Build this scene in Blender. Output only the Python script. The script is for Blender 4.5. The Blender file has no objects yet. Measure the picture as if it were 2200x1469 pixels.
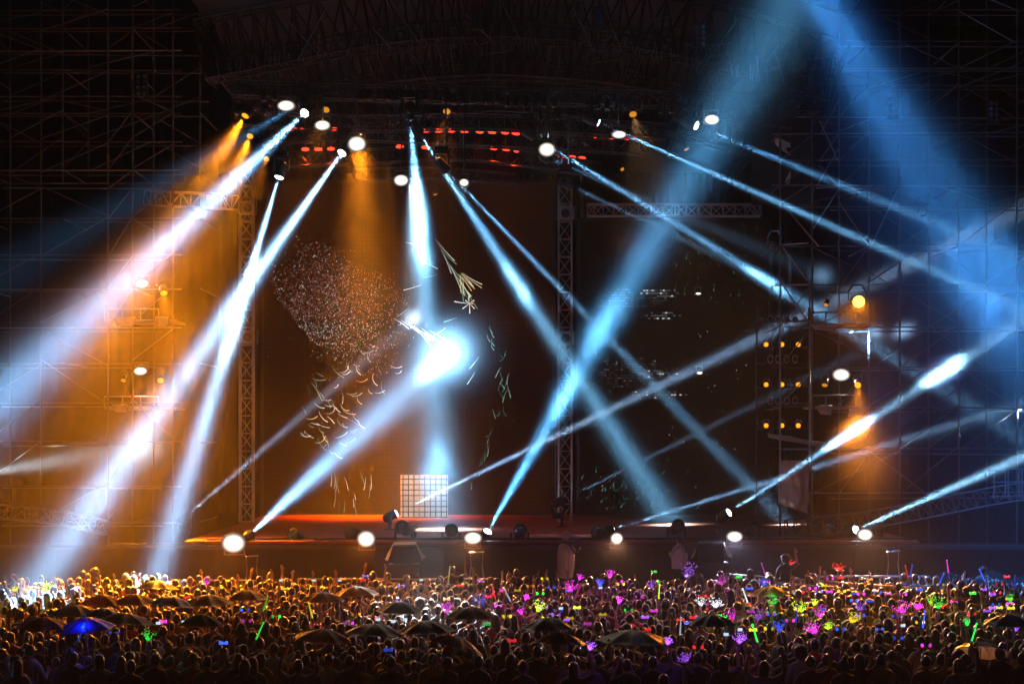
import bpy, bmesh, math, random
import numpy as np
from mathutils import Vector, Matrix, noise
random.seed(7)
C = bpy.context.scene
COL = C.collection
# ------------------------------------------------------------------ camera, world, exposure
F = 4278.0; H = 5.5; YH = 937.0            # focal length and horizon in the photo's pixels, camera height in m
def P(px, py, Y): return Vector(((px-1100)/F*Y, Y, H+(YH-py)/F*Y))
def deep(py, z): return (H-z)*F/(py-YH)    # distance at which a height z shows on row py (below the horizon)
cam = bpy.data.cameras.new('camera'); co = bpy.data.objects.new('camera', cam); COL.objects.link(co)
co.location = (0, 0, H); co.rotation_euler = (math.pi/2, 0, 0)
cam.sensor_width = 36; cam.lens = F/2200*36; cam.shift_y = (YH-734.5)/2200; cam.clip_start = .1; cam.clip_end = 600
C.camera = co
w = bpy.data.worlds.new('World'); C.world = w; w.use_nodes = True
w.node_tree.nodes['Background'].inputs[0].default_value = (.02, .03, .06, 1)
w.node_tree.nodes['Background'].inputs[1].default_value = .02
C.view_settings.view_transform = 'Standard'; C.view_settings.look = 'None'
C.view_settings.exposure = -.3; C.view_settings.gamma = 1
C.cycles.volume_bounces = 0; C.cycles.max_bounces = 4; C.cycles.diffuse_bounces = 2; C.cycles.glossy_bounces = 2
C.cycles.transparent_max_bounces = 8; C.cycles.volume_max_steps = 96; C.cycles.volume_step_rate = 1
C.cycles.sample_clamp_indirect = 4; C.cycles.caustics_reflective = False; C.cycles.caustics_refractive = False

# ------------------------------------------------------------------ materials
MATS = {}
def mat(name, col, rough=.6, metal=0, emit=None, es=0, sheen=0, trans=0, bump=0, var=0, vscale=6, coat=0, sample=True):
    if name in MATS: return MATS[name]
    m = bpy.data.materials.new(name); m.use_nodes = True; nt = m.node_tree; b = nt.nodes['Principled BSDF']
    b.inputs['Base Color'].default_value = (*col, 1); b.inputs['Roughness'].default_value = rough; b.inputs['Metallic'].default_value = metal
    if emit: b.inputs['Emission Color'].default_value = (*emit, 1); b.inputs['Emission Strength'].default_value = es
    if sheen: b.inputs['Sheen Weight'].default_value = sheen; b.inputs['Sheen Roughness'].default_value = .35
    if trans: b.inputs['Transmission Weight'].default_value = trans
    if coat: b.inputs['Coat Weight'].default_value = coat
    if var or bump:
        tc = nt.nodes.new('ShaderNodeTexCoord'); no = nt.nodes.new('ShaderNodeTexNoise')
        no.inputs['Scale'].default_value = vscale; no.inputs['Detail'].default_value = 5
        nt.links.new(tc.outputs['Object'], no.inputs['Vector'])
        if var:
            mx = nt.nodes.new('ShaderNodeMix'); mx.data_type = 'RGBA'
            mx.inputs[6].default_value = (*[c*(1-var) for c in col], 1); mx.inputs[7].default_value = (*[min(1, c*(1+var)) for c in col], 1)
            nt.links.new(no.outputs[0], mx.inputs[0]); nt.links.new(mx.outputs[2], b.inputs['Base Color'])
        if bump:
            bu = nt.nodes.new('ShaderNodeBump'); bu.inputs['Strength'].default_value = bump; bu.inputs['Distance'].default_value = .05
            nt.links.new(no.outputs[0], bu.inputs['Height']); nt.links.new(bu.outputs[0], b.inputs['Normal'])
    if not sample: m.cycles.emission_sampling = 'NONE'
    MATS[name] = m; return m
STEEL = mat('galvanised_steel', (.26, .27, .29), .42, .7, var=.35, vscale=3)
ALU = mat('aluminium', (.6, .6, .62), .35, .75, var=.2, vscale=3)
DARKM = mat('dark_truss_metal', (.035, .035, .038), .5, .5, var=.3, vscale=3)
BLACK = mat('black_metal', (.025, .025, .027), .42, .3, var=.4)
SILVER = mat('polished_can', (.5, .48, .46), .22, .9)
GLASSD = mat('dark_lens', (.03, .03, .04), .08, 0, coat=1)
SKIN = mat('skin', (.36, .2, .13), .5, var=.1)
def glow(name, col, s, sample=False):
    return mat(name, (.02, .02, .02), .4, 0, col, s, sample=sample)
L_WHITE = glow('white_lamp_light', (1, .9, .78), 40)
def hot_centre(m, hi, lo):      # emission fades from middle to rim, painting a soft glare on the face
    nt = m.node_tree; N = nt.nodes.new; L = nt.links.new; tc = N('ShaderNodeTexCoord'); mp = N('ShaderNodeMapping'); mp.inputs['Location'].default_value = (-1, 0, -1); mp.inputs['Scale'].default_value = (2, 0, 2)
    L(tc.outputs['Generated'], mp.inputs['Vector']); ln = N('ShaderNodeVectorMath'); ln.operation = 'LENGTH'; L(mp.outputs[0], ln.inputs[0]); mr = N('ShaderNodeMapRange'); mr.interpolation_type = 'SMOOTHSTEP'
    for i, v in ((1, .15), (2, .98), (3, hi), (4, lo)): mr.inputs[i].default_value = v
    L(ln.outputs['Value'], mr.inputs[0]); L(mr.outputs[0], nt.nodes['Principled BSDF'].inputs['Emission Strength'])
hot_centre(L_WHITE, 5, .05)
L_BEAM = glow('blue_white_lamp_light', (.82, .94, 1), 28)
L_AMBER = glow('amber_lamp_light', (1, .37, .012), 2.2)
L_AMBDIM = glow('amber_lens_light', (1, .38, .015), .9)
L_RED = glow('red_lamp_light', (1, .035, .012), 6)

# ------------------------------------------------------------------ mesh helpers
class MB:
    def __init__(s): s.v = []; s.f = []; s.mi = []
    def add(s, vs, fs, mi=0):
        n = len(s.v); s.v += [tuple(v) for v in vs]; s.f += [tuple(n+i for i in f) for f in fs]; s.mi += [mi]*len(fs); return s
    def box(s, c, d, R=None, mi=0):
        vs = [Vector((x*d[0]/2, y*d[1]/2, z*d[2]/2)) for x in (-1, 1) for y in (-1, 1) for z in (-1, 1)]
        if R: vs = [R @ v for v in vs]
        return s.add([v+Vector(c) for v in vs], [(0, 1, 3, 2), (4, 6, 7, 5), (0, 4, 5, 1), (2, 3, 7, 6), (0, 2, 6, 4), (1, 5, 7, 3)], mi)
    def tube(s, a, b, r, n=5, r2=None, cap=True, mi=0):
        a = Vector(a); b = Vector(b); d = b-a
        if d.length < 1e-6: return s
        q = d.to_track_quat('Z', 'Y'); r2 = r if r2 is None else r2
        vs = []
        for p, rr in ((a, r), (b, r2)):
            vs += [p + q @ Vector((math.cos(t)*rr, math.sin(t)*rr, 0)) for t in [2*math.pi*i/n for i in range(n)]]
        fs = [(i, (i+1) % n, n+(i+1) % n, n+i) for i in range(n)]
        if cap: fs += [tuple(range(n-1, -1, -1)), tuple(range(n, 2*n))]
        return s.add(vs, fs, mi)
    def path(s, pts, r, n=5, mi=0, taper=None):
        m = len(pts); vs = []; pts = [Vector(p) for p in pts]
        for i, p in enumerate(pts):
            d = (pts[min(i+1, m-1)]-pts[max(i-1, 0)]); q = d.to_track_quat('Z', 'Y'); rr = taper(i/(m-1))*r if taper else r
            vs += [p + q @ Vector((math.cos(t)*rr, math.sin(t)*rr, 0)) for t in [2*math.pi*k/n for k in range(n)]]
        fs = [(i*n+k, i*n+(k+1) % n, (i+1)*n+(k+1) % n, (i+1)*n+k) for i in range(m-1) for k in range(n)]
        fs += [tuple(range(n-1, -1, -1)), tuple(range((m-1)*n, m*n))]
        return s.add(vs, fs, mi)
    def lathe(s, prof, p=(0, 0, 0), d=(0, 0, 1), n=14, mi=0, sx=1, sy=1):
        q = Vector(d).to_track_quat('Z', 'Y'); p = Vector(p); m = len(prof)
        vs = [p + q @ Vector((r*math.cos(2*math.pi*i/n)*sx, r*math.sin(2*math.pi*i/n)*sy, z)) for r, z in prof for i in range(n)]
        fs = [(j*n+i, j*n+(i+1) % n, (j+1)*n+(i+1) % n, (j+1)*n+i) for j in range(m-1) for i in range(n)]
        fs += [tuple(range(n-1, -1, -1)), tuple(range((m-1)*n, m*n))]
        return s.add(vs, fs, mi)
    def ball(s, c, r, R=None, n=10, m=7, mi=0):
        vs = []
        for j in range(m+1):
            t = math.pi*j/m
            for i in range(n):
                v = Vector((r[0]*math.sin(t)*math.cos(2*math.pi*i/n), r[1]*math.sin(t)*math.sin(2*math.pi*i/n), r[2]*math.cos(t)))
                vs.append((R @ v if R else v)+Vector(c))
        fs = [(j*n+i, j*n+n+i, j*n+n+(i+1) % n, j*n+(i+1) % n) for j in range(m) for i in range(n)]
        return s.add(vs, fs, mi)
    def mesh(s, name, mats, smooth=False):
        me = bpy.data.meshes.new(name); me.from_pydata(s.v, [], s.f)
        for m in (mats if isinstance(mats, (list, tuple)) else [mats]): me.materials.append(m)
        if max(s.mi, default=0): me.polygons.foreach_set('material_index', s.mi)
        if smooth: me.polygons.foreach_set('use_smooth', [True]*len(me.polygons))
        me.update(); return me
    def build(s, name, mats, parent=None, smooth=False, off=None):
        if off is not None: s.v = [tuple(Vector(v)-off) for v in s.v]
        o = bpy.data.objects.new(name, s.mesh(name, mats, smooth)); COL.objects.link(o)
        if parent: o.parent = parent
        return o
USED = set()
def tag(o, label, cat, group=None, kind=None):
    if label: o['label'] = label; USED.add(label)
    if cat: o['category'] = cat
    if group: o['group'] = group
    if kind: o['kind'] = kind
    return o
def thing(name, label, cat, loc, group=None, rz=0):
    o = bpy.data.objects.new(name, None); COL.objects.link(o); o.location = loc; o.rotation_euler = (0, 0, rz); o.empty_display_size = .2
    return tag(o, label, cat, group)
def struct(o): o['kind'] = 'structure'; return o
def child(o, parent): o.parent = parent; return o
def copy_tree(o, parent=None):
    c = o.copy(); COL.objects.link(c); c.parent = parent
    for ch in list(o.children): copy_tree(ch, c)
    return c
ORD = 'first second third fourth fifth sixth seventh eighth ninth tenth eleventh twelfth thirteenth fourteenth fifteenth sixteenth seventeenth eighteenth nineteenth twentieth'.split()
def spot(parent, loc, aim, ang, power, col, blend=1.0, soft=.04):
    power *= (7/ang)**1.6*2.6 if ang < 7 else .05 if ang >= 30 else (.45 if ang >= 12 and col == AMB else 1.75)
    l = bpy.data.lights.new('lamp_light', 'SPOT'); o = bpy.data.objects.new('lamp_light', l); COL.objects.link(o)
    d = (Vector(aim)-Vector(loc)); l.energy = power; l.color = col; l.spot_size = math.radians(ang); l.spot_blend = blend; l.shadow_soft_size = soft
    if ang < 30:          # soft lens: hot centre, wide weak skirt
        l.spot_size = math.radians(min(ang*2.4, 80)); l.use_nodes = True; nt = l.node_tree; N = nt.nodes.new; L = nt.links.new; em = nt.nodes['Emission']
        tc = N('ShaderNodeTexCoord'); sp = N('ShaderNodeSeparateXYZ'); L(tc.outputs['Normal'], sp.inputs[0]); xx = []
        for k in 'XY': m = N('ShaderNodeMath'); m.operation = 'MULTIPLY'; L(sp.outputs[k], m.inputs[0]); L(sp.outputs[k], m.inputs[1]); xx.append(m)
        s2 = N('ShaderNodeMath'); s2.operation = 'ADD'; L(xx[0].outputs[0], s2.inputs[0]); L(xx[1].outputs[0], s2.inputs[1]); fs = []
        for sig, amp in ((math.radians(ang)*.28, 1.25), (math.radians(ang)*.52, .06)):
            a = N('ShaderNodeMath'); a.operation = 'MULTIPLY'; a.inputs[1].default_value = -1/sig**2; L(s2.outputs[0], a.inputs[0])
            e = N('ShaderNodeMath'); e.operation = 'EXPONENT'; L(a.outputs[0], e.inputs[0]); f = N('ShaderNodeMath'); f.operation = 'MULTIPLY'; f.inputs[1].default_value = amp; L(e.outputs[0], f.inputs[0]); fs.append(f)
        t_ = N('ShaderNodeMath'); t_.operation = 'ADD'; L(fs[0].outputs[0], t_.inputs[0]); L(fs[1].outputs[0], t_.inputs[1]); L(t_.outputs[0], em.inputs['Strength'])
    o.parent = parent; o.location = Vector(loc)+d.normalized()*.08-Vector(parent.location); o.rotation_euler = d.to_track_quat('-Z', 'Y').to_euler()
    return o

# ------------------------------------------------------------------ setting: ground, stage, backdrop
STAGE_Z = 2.5
def sheet(name, x0, x1, y0, y1, z, m):
    return struct(MB().add([(x0, y0, z), (x1, y0, z), (x1, y1, z), (x0, y1, z)], [(0, 1, 2, 3)]).build(name, m))
sheet('ground', -58, 58, -5, 93, 0, mat('asphalt', (.05, .05, .05), .85, var=.3, vscale=.8, bump=.3))

xl = P(395, 0, 57).x; xr = P(1975, 0, 57).x
st = thing('stage', 'wide raised stage with a dark red floor and black front fascia', 'stage', (0, 57, 0))
b = MB()
b.box(((xl+xr)/2, 67, STAGE_Z-.1), (xr-xl, 20, .2)); b.build('floor', mat('red_stage_floor', (.3, .045, .016), .45, var=.25, vscale=.5, bump=.1), st, off=st.location)
b = MB()
for i in range(26):      # fascia cloth in shallow pleats
    x0 = -17+i*34/26; x1 = x0+34/26
    b.add([(x0, 57.05, 0), ((x0+x1)/2, 56.97, 0), (x1, 57.05, 0), (x1, 57.05, 2.26), ((x0+x1)/2, 56.97, 2.26), (x0, 57.05, 2.26)], [(0, 1, 4, 5), (1, 2, 3, 4)])
b.build('fascia', mat('black_fascia_cloth', (.022, .02, .019), .85, var=.4, vscale=1.5), st, off=st.location)
b = MB(); b.box((0, 56.9, 2.3), (34, .24, .06)); b.box((0, 56.85, 2.42), (34, .06, .05)); b.tube((-17, 56.8, 2.36), (17, 56.8, 2.36), .03)
b.build('front_ledge', BLACK, st, off=st.location)
b = MB()
for i in range(14): b.box((xl+1+i*1.55, 57.6, STAGE_Z+.02), (.9, .06, .035), Matrix.Rotation(random.uniform(-.2, .2), 3, 'Z'))
b.path([(xl+.5, 57.9, STAGE_Z+.03)]+[(xl+1+i*.8, 57.9+random.uniform(-.2, .2), STAGE_Z+.03) for i in range(26)], .03)
b.build('cable', BLACK, st, off=st.location)
# dark upstage drape
b = MB(); x0 = P(470, 0, 78).x; x1 = P(1700, 0, 78).x; n = 160
for i in range(n):
    a = x0+(x1-x0)*i/n; c = x0+(x1-x0)*(i+1)/n; ya = 78+.07*(i % 2); yc = 78+.07*((i+1) % 2)
    b.add([(a, ya, 2.5), (c, yc, 2.5), (c, yc, 15.8), (a, ya, 15.8)], [(0, 1, 2, 3)])
tag(b.build('stage_curtain', mat('black_drape', (.035, .024, .02), .85)), 'black pleated curtain closing the back of the stage', 'curtain')
for sx, lab in ((-1, 'black scrim curtain behind the left scaffolding'), (1, 'black scrim curtain behind the right scaffolding')):
    b = MB(); a0 = P(-300, 0, 80).x if sx < 0 else P(1700, 0, 80).x; a1 = P(470, 0, 80).x if sx < 0 else P(2600, 0, 80).x
    for i in range(60):
        a = a0+(a1-a0)*i/60; c = a0+(a1-a0)*(i+1)/60
        b.add([(a, 80+.02*(i % 2), 0), (c, 80+.02*((i+1) % 2), 0), (c, 80+.02*((i+1) % 2), 22), (a, 80+.02*(i % 2), 22)], [(0, 1, 2, 3)])
    tag(b.build('stage_curtain', mat('black_scrim', (.002, .002, .002), 1)), lab, 'curtain')

# ------------------------------------------------------------------ LED screens
YS = 76.0
def led_panel_mat(name, col, es, line):
    m = bpy.data.materials.new(name); m.use_nodes = True; nt = m.node_tree; bs = nt.nodes['Principled BSDF']; N = nt.nodes.new; L = nt.links.new
    bs.inputs['Base Color'].default_value = (.004, .0035, .0035, 1); bs.inputs['Roughness'].default_value = .6; bs.inputs['Specular IOR Level'].default_value = .08
    tc = N('ShaderNodeTexCoord'); sp = N('ShaderNodeSeparateXYZ'); L(tc.outputs['Object'], sp.inputs[0])
    prod = None
    for k in ('X', 'Z'):
        a = N('ShaderNodeMath'); a.operation = 'MULTIPLY'; a.inputs[1].default_value = 1/line; L(sp.outputs[k], a.inputs[0])
        f = N('ShaderNodeMath'); f.operation = 'FRACT'; L(a.outputs[0], f.inputs[0])
        g = N('ShaderNodeMath'); g.operation = 'GREATER_THAN'; g.inputs[1].default_value = .2; L(f.outputs[0], g.inputs[0])
        if prod is None: prod = g
        else:
            mu = N('ShaderNodeMath'); mu.operation = 'MULTIPLY'; L(prod.outputs[0], mu.inputs[0]); L(g.outputs[0], mu.inputs[1]); prod = mu
    no = N('ShaderNodeTexNoise'); no.inputs['Scale'].default_value = .35; no.inputs['Detail'].default_value = 4; L(tc.outputs['Object'], no.inputs['Vector'])
    mr = N('ShaderNodeMapRange'); mr.inputs[1].default_value = .35; mr.inputs[2].default_value = .75; mr.inputs[3].default_value = .35; mr.inputs[4].default_value = 1.5; L(no.outputs[0], mr.inputs[0])
    mu = N('ShaderNodeMath'); mu.operation = 'MULTIPLY'; L(prod.outputs[0], mu.inputs[0]); L(mr.outputs[0], mu.inputs[1])
    m2 = N('ShaderNodeMath'); m2.operation = 'MULTIPLY'; m2.inputs[1].default_value = es; L(mu.outputs[0], m2.inputs[0])
    bs.inputs['Emission Color'].default_value = (*col, 1); L(m2.outputs[0], bs.inputs['Emission Strength'])
    m.cycles.emission_sampling = 'NONE'; return m
def screen(name, label, x0, y0, x1, y1, m):
    a = P(x0, y1, YS); c = P(x1, y0, YS); ctr = Vector(((a.x+c.x)/2, YS, a.z))
    t = thing(name, label, 'screen', ctr); MB().box(((a.x+c.x)/2, YS+.1, (a.z+c.z)/2), (c.x-a.x, .16, c.z-a.z)).build('panel', m, t, off=ctr)
    f = MB()
    for z in (a.z-.06, c.z+.06): f.box(((a.x+c.x)/2, YS+.1, z), (c.x-a.x+.24, .22, .12))
    for x in (a.x-.06, c.x+.06): f.box((x, YS+.1, (a.z+c.z)/2), (.12, .22, c.z-a.z))
    f.build('frame', BLACK, t, off=ctr); return t, ctr
scr, sctr = screen('video_screen', 'large dark brown video screen showing a cloud of sparks and streaks', 566, 392, 1186, 1104, led_panel_mat('brown_screen_picture', (.5, .12, .035), .06, .16))
scr2, sctr2 = screen('video_screen', 'dark see through video screen with teal specks right of the right mast', 1246, 474, 1652, 1104, led_panel_mat('black_screen_picture', (.3, .16, .11), .022, .16))
def inpoly(x, y, poly):
    r = False
    for i in range(len(poly)):
        (x1, y1), (x2, y2) = poly[i], poly[i-1]
        if (y1 > y) != (y2 > y) and x < (x2-x1)*(y-y1)/(y2-y1)+x1: r = not r
    return r
def disp(*cols): return [glow('screen_'+c[0], c[1], c[2]) for c in cols]
DOT = disp(('pink', (1, .45, .36), .42), ('white', (1, .9, .8), .9), ('green', (.45, 1, .6), .45), ('rust', (.8, .22, .14), .34))
def flatline(b, pts, w, mi, YY=YS-.012):     # a lit stroke on the screen face, tapering towards its start
    n = len(pts); w *= .56
    for i in range(n-1):
        (x0, y0), (x1, y1) = pts[i], pts[i+1]; L = math.hypot(x1-x0, y1-y0) or 1; nx, ny = -(y1-y0)/L, (x1-x0)/L
        w0 = w*(.25+.75*i/(n-1)); w1 = w*(.25+.75*(i+1)/(n-1))
        b.add([P(x0+nx*w0/2, y0+ny*w0/2, YY), P(x0-nx*w0/2, y0-ny*w0/2, YY), P(x1-nx*w1/2, y1-ny*w1/2, YY), P(x1+nx*w1/2, y1+ny*w1/2, YY)], [(0, 1, 2, 3)], mi)
b = MB(); poly = [(566, 590), (600, 540), (636, 506), (690, 520), (760, 565), (830, 590), (884, 640), (872, 720), (846, 790), (800, 826), (752, 800), (690, 750), (640, 700), (594, 640)]
cnt = 0
while cnt < 4600:
    x = random.gauss(725, 85); y = random.gauss(655, 75)
    if not inpoly(x, y, poly) and random.random() > .05: continue
    if not (570 < x < 900 and 480 < y < 860): continue
    cnt += 1; s = random.choice((.7, .9, 1.1, 1.2, 1.6)); l = s*random.uniform(.8, 1.9); t = random.uniform(-.6, .6)
    mi = random.choice((0, 0, 3, 3, 3, 1, 0)) if y < 690 else random.choice((1, 3, 2, 0, 1, 3))
    dx, dy = math.sin(t), math.cos(t); z = YS-.012
    b.add([P(x-dy*s/2-dx*l/2, y+dx*s/2-dy*l/2, z), P(x+dy*s/2-dx*l/2, y-dx*s/2-dy*l/2, z), P(x+dy*s/2+dx*l/2, y-dx*s/2+dy*l/2, z), P(x-dy*s/2+dx*l/2, y+dx*s/2+dy*l/2, z)], [(0, 1, 2, 3)], mi)
b.build('spark_cloud', DOT, scr, off=sctr)['kind'] = 'stuff'
b = MB(); STK = disp(('stroke_white', (1, .97, .85), 1.3), ('stroke_mint', (.45, 1, .75), .6), ('stroke_teal', (.03, .7, .5), .3), ('stroke_gold', (1, .75, .3), 1.3))
def curve(x, y, ang, L, bend, w, mi):
    pts = []; a = math.radians(ang)
    for i in range(7):
        pts.append((x, y)); x += math.cos(a)*L/6; y += math.sin(a)*L/6; a += math.radians(bend)/6
    flatline(b, pts, w, mi)
for i in range(9): curve(848+i*9+random.uniform(-4, 4), 684+i*3.2, 28+random.uniform(-4, 14), random.uniform(40, 75), random.uniform(-8, 20), 3.6, 0)
for i in range(12): curve(935+i*4.5, 514+i*8, 58+random.uniform(-8, 8), random.uniform(50, 85), random.uniform(-18, 22), 2, random.choice((1, 1, 2, 0)))
for i in range(12): curve(990+random.uniform(-8, 8), 592+random.uniform(-6, 8), random.uniform(25, 100), random.uniform(30, 62), random.uniform(-20, 20), 2.4, random.choice((0, 3, 3, 1)))
for i in range(8): curve(1008, 652, i*45+random.uniform(-9, 9), random.uniform(8, 34), 10, 4, random.choice((0, 0, 3)))
for (x, y, a, L) in ((982, 682, 158, 30), (958, 704, 145, 52), (1030, 765, 125, 34), (1020, 800, 120, 30), (905, 612, 160, 40), (940, 590, 165, 32), (880, 660, 140, 34), (900, 560, 20, 44), (870, 520, 14, 30)): curve(x, y, a, L, 8, 3, random.choice((0, 1)))
for r in range(8):           # rows of comma shaped sparks like scales
    for q in range(7):
        x = 765+q*14-r*18+random.uniform(-9, 9); y = 742+r*26+q*9+random.uniform(-8, 8)
        if random.random() < .8 and x > 600: curve(x, y, random.choice((95, 110, 75, 40, 20))-r*4, random.uniform(14, 32), -random.uniform(50, 120), random.uniform(1.7, 3.2), random.choice((0, 0, 1, 1, 3)))
for q in range(26):
    x = random.uniform(634, 745); y = random.uniform(790, 965); curve(x, y, random.uniform(15, 80), random.uniform(12, 36), random.uniform(-60, 40), random.uniform(1.4, 3), random.choice((0, 0, 1, 1, 2)))
for q in range(26):
    t = random.random(); x = 1086-80*t*t+random.uniform(-14, 14); y = 752+290*t; curve(x, y, random.uniform(60, 130), random.uniform(8, 30), random.uniform(-60, 60), random.uniform(1.4, 3), random.choice((2, 2, 1)))
for q in range(22): curve(random.uniform(710, 800), random.uniform(1005, 1080), random.uniform(60, 95), random.uniform(10, 36), 15, 1.6, random.choice((1, 2, 0)))
for q in range(5): curve(1050+random.uniform(-8, 8), 700+q*9, 95, 18, -60, 3, 1)
b.build('streak', STK, scr, off=sctr)
b = MB()
for q in range(95):
    k = random.choice((1330, 1460, 1482, 1508, 1530, 1545, 1578, 1600, 1630)); t = random.random()
    x = k+random.uniform(-6, 6)-t*8; y = 478+t*170; curve(x, y, 92, random.uniform(2, 7), 0, random.uniform(1.4, 2.2), random.choice((2, 2, 2, 1)))
for q in range(90):
    x = random.gauss(1365, 55); y = random.gauss(1050, 30)
    if y < 1098 and 1250 < x < 1640: curve(x, y, random.uniform(95, 140), random.uniform(4, 11), random.uniform(-40, 40), random.uniform(1.2, 2.0), random.choice((2, 2, 1)))
for q in range(70): curve(random.uniform(1255, 1645), random.uniform(700, 1095), 90, 3, 0, 1.8, random.choice((0, 1, 2)))
b.build('speck', STK, scr2, off=sctr2)
# see-through screen patches: glowing cells painted on its face imitate light from behind
b = MB()
for (cx, cy, hw, hh, p0) in ((1340, 640, 90, 22, .8), (1420, 630, 45, 5, 1), (1360, 800, 120, 30, .85), (1412, 803, 48, 6, 1.0), (1425, 678, 40, 3, .9), (1420, 848, 70, 2, .6)):
    nx = int(hw/6); ny = max(1, int(hh/6))
    for i in range(-nx, nx+1):
        for j in range(-ny, ny+1):
            fall = 1-(abs(i)/(nx+1))*.7-(abs(j)/(ny+1))*.5
            if random.random() < p0*fall:
                x = cx+i*6; y = cy+j*6; k = (0 if random.random() < .4 else 1) if hh < 7 else (1 if random.random() < .3*fall else 2)
                b.add([P(x-2.4, y-1.3, YS-.01-.001*k), P(x+2.4, y-1.3, YS-.01-.001*k), P(x+2.4, y+1.3, YS-.01-.001*k), P(x-2.4, y+1.3, YS-.01-.001*k)], [(0, 3, 2, 1)], k)
lc = b.build('lit_cell', disp(('cell_bright', (.95, .97, 1), .8), ('cell_mid', (.6, .7, .85), .16), ('cell_dim', (.4, .4, .5), .06)), scr2, off=sctr2); lc['kind'] = 'stuff'
# bright white light wall low at centre stage
a = P(861, 1112, 73); c = P(962, 1020, 73); ctr = Vector(((a.x+c.x)/2, 73, a.z))
lw = thing('light_wall', 'glowing white gridded panel standing low at centre stage', 'light panel', ctr)
MB().box(((a.x+c.x)/2, 73.05, (a.z+c.z)/2), (c.x-a.x, .06, c.z-a.z)).build('panel', led_panel_mat('white_panel_light', (1, .9, .78), .75, .2), lw, off=ctr)
b = MB()
for i in range(6): b.box((a.x+(c.x-a.x)*i/5, 73.012, (a.z+c.z)/2), (.008, .01, c.z-a.z))
for i in range(6): b.box(((a.x+c.x)/2, 73.009, a.z+(c.z-a.z)*i/5), (c.x-a.x, .008, .006))
b.build('frame', mat('panel_frame_white', (.6, .55, .5), .5), lw, off=ctr)

# ------------------------------------------------------------------ trusses and scaffolding
def truss(name, label, pts, w, h, step=1, m=ALU, rc=.03, rl=.018, group=None, hang=Vector((0, 0, -1)), cat='truss'):
    pts = [Vector(p) for p in pts]; ctr = pts[0].copy(); t = thing(name, label, cat, ctr, group); n = len(pts)
    rows = []
    for i, p in enumerate(pts):
        d = (pts[min(i+1, n-1)]-pts[max(i-1, 0)]).normalized()
        side = d.cross(hang).normalized() if abs(d.dot(hang)) < .95 else Vector((0, 1, 0)); up = side.cross(d).normalized()
        rows.append([p+side*(a*w/2)+up*(c*h/2) for a, c in ((-1, -1), (1, -1), (1, 1), (-1, 1))])
    for k in range(4):
        MB().path([r[k] for r in rows], rc, 6).build('chord', m, t, off=ctr)
    b = MB()
    for i in range(n):
        for k in range(4): b.tube(rows[i][k], rows[i][(k+1) % 4], rl, 4)
        if i < n-1:
            for k in range(4):
                q = (k+1) % 4
                b.tube(rows[i][k if i % 2 else q], rows[i+1][q if i % 2 else k], rl, 4)
    b.build('bracing', m, t, off=ctr); return t
def lerp(a, b, n): return [Vector(a).lerp(Vector(b), i/n) for i in range(n+1)]
def arc_px(pix, Y, n):
    out = []; m = len(pix)-1
    for i in range(n+1):
        t = i/n*m; k = min(int(t), m-1); u = t-k
        p0, p1, p2, p3 = [pix[max(0, min(m, j))] for j in (k-1, k, k+1, k+2)]
        f = lambda a, b, c, d: .5*(2*b+(c-a)*u+(2*a-5*b+4*c-d)*u*u+(3*b-a-3*c+d)*u**3)
        Yk = Y(i/n) if callable(Y) else Y
        out.append(P(f(p0[0], p1[0], p2[0], p3[0]), f(p0[1], p1[1], p2[1], p3[1]), Yk))
    return out
# two upright truss masts with square fan-like boxes on them
for x, lab, ytop, boxes in ((530, 'left', 350, (447, 724)), (1214, 'right', 400, (458, 726))):
    top = P(x, ytop, 70); t = truss('truss_mast', f'upright aluminium truss mast with square boxes at the {lab} edge of the big screen', [(top.x, 70, STAGE_Z+i*.62) for i in range(int((top.z-STAGE_Z)/.62)+1)], .46, .46, m=ALU, rc=.03, group='truss masts beside the big screen', hang=Vector((0, -1, 0)))
    for yb in boxes:
        c = P(x+1, yb, 69.7); b = MB()
        for s in (-1, 1): b.box(c+Vector((s*.25, 0, 0)), (.06, .5, .44)); b.box(c+Vector((0, 0, s*.2)), (.44, .5, .05))
        b.box(c+Vector((0, .1, 0)), (.43, .06, .34)); sl = b.build('mast_sleeve', ALU, t, off=t.location)
        f = MB(); f.lathe([(.15, 0), (.155, .02), (.13, .04), (.05, .045), (.045, .02)], c+Vector((0, .06, 0)), (0, -1, 0), 16); o = f.build('winch_wheel', BLACK, sl, off=t.location)
        for sx in (-1, 1): MB().box(c+Vector((sx*.335, 0, 0)), (.1, .3, .46)).build('guide_block', DARKM, sl, off=t.location)
    lo = P(x-18, 780 if lab == 'left' else 900, 70.6); b = MB()
    for dx in (-.32, -.12): b.tube((top.x+dx, 70.6, STAGE_Z), (top.x+dx, 70.6, lo.z), .025)
    for k in range(12): z = STAGE_Z+(lo.z-STAGE_Z)*k/12; b.tube((top.x-.32, 70.6, z), (top.x-.12, 70.6, z+.25*(k % 2)), .014, 4)
    b.build('ladder', STEEL, t, off=t.location)
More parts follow.
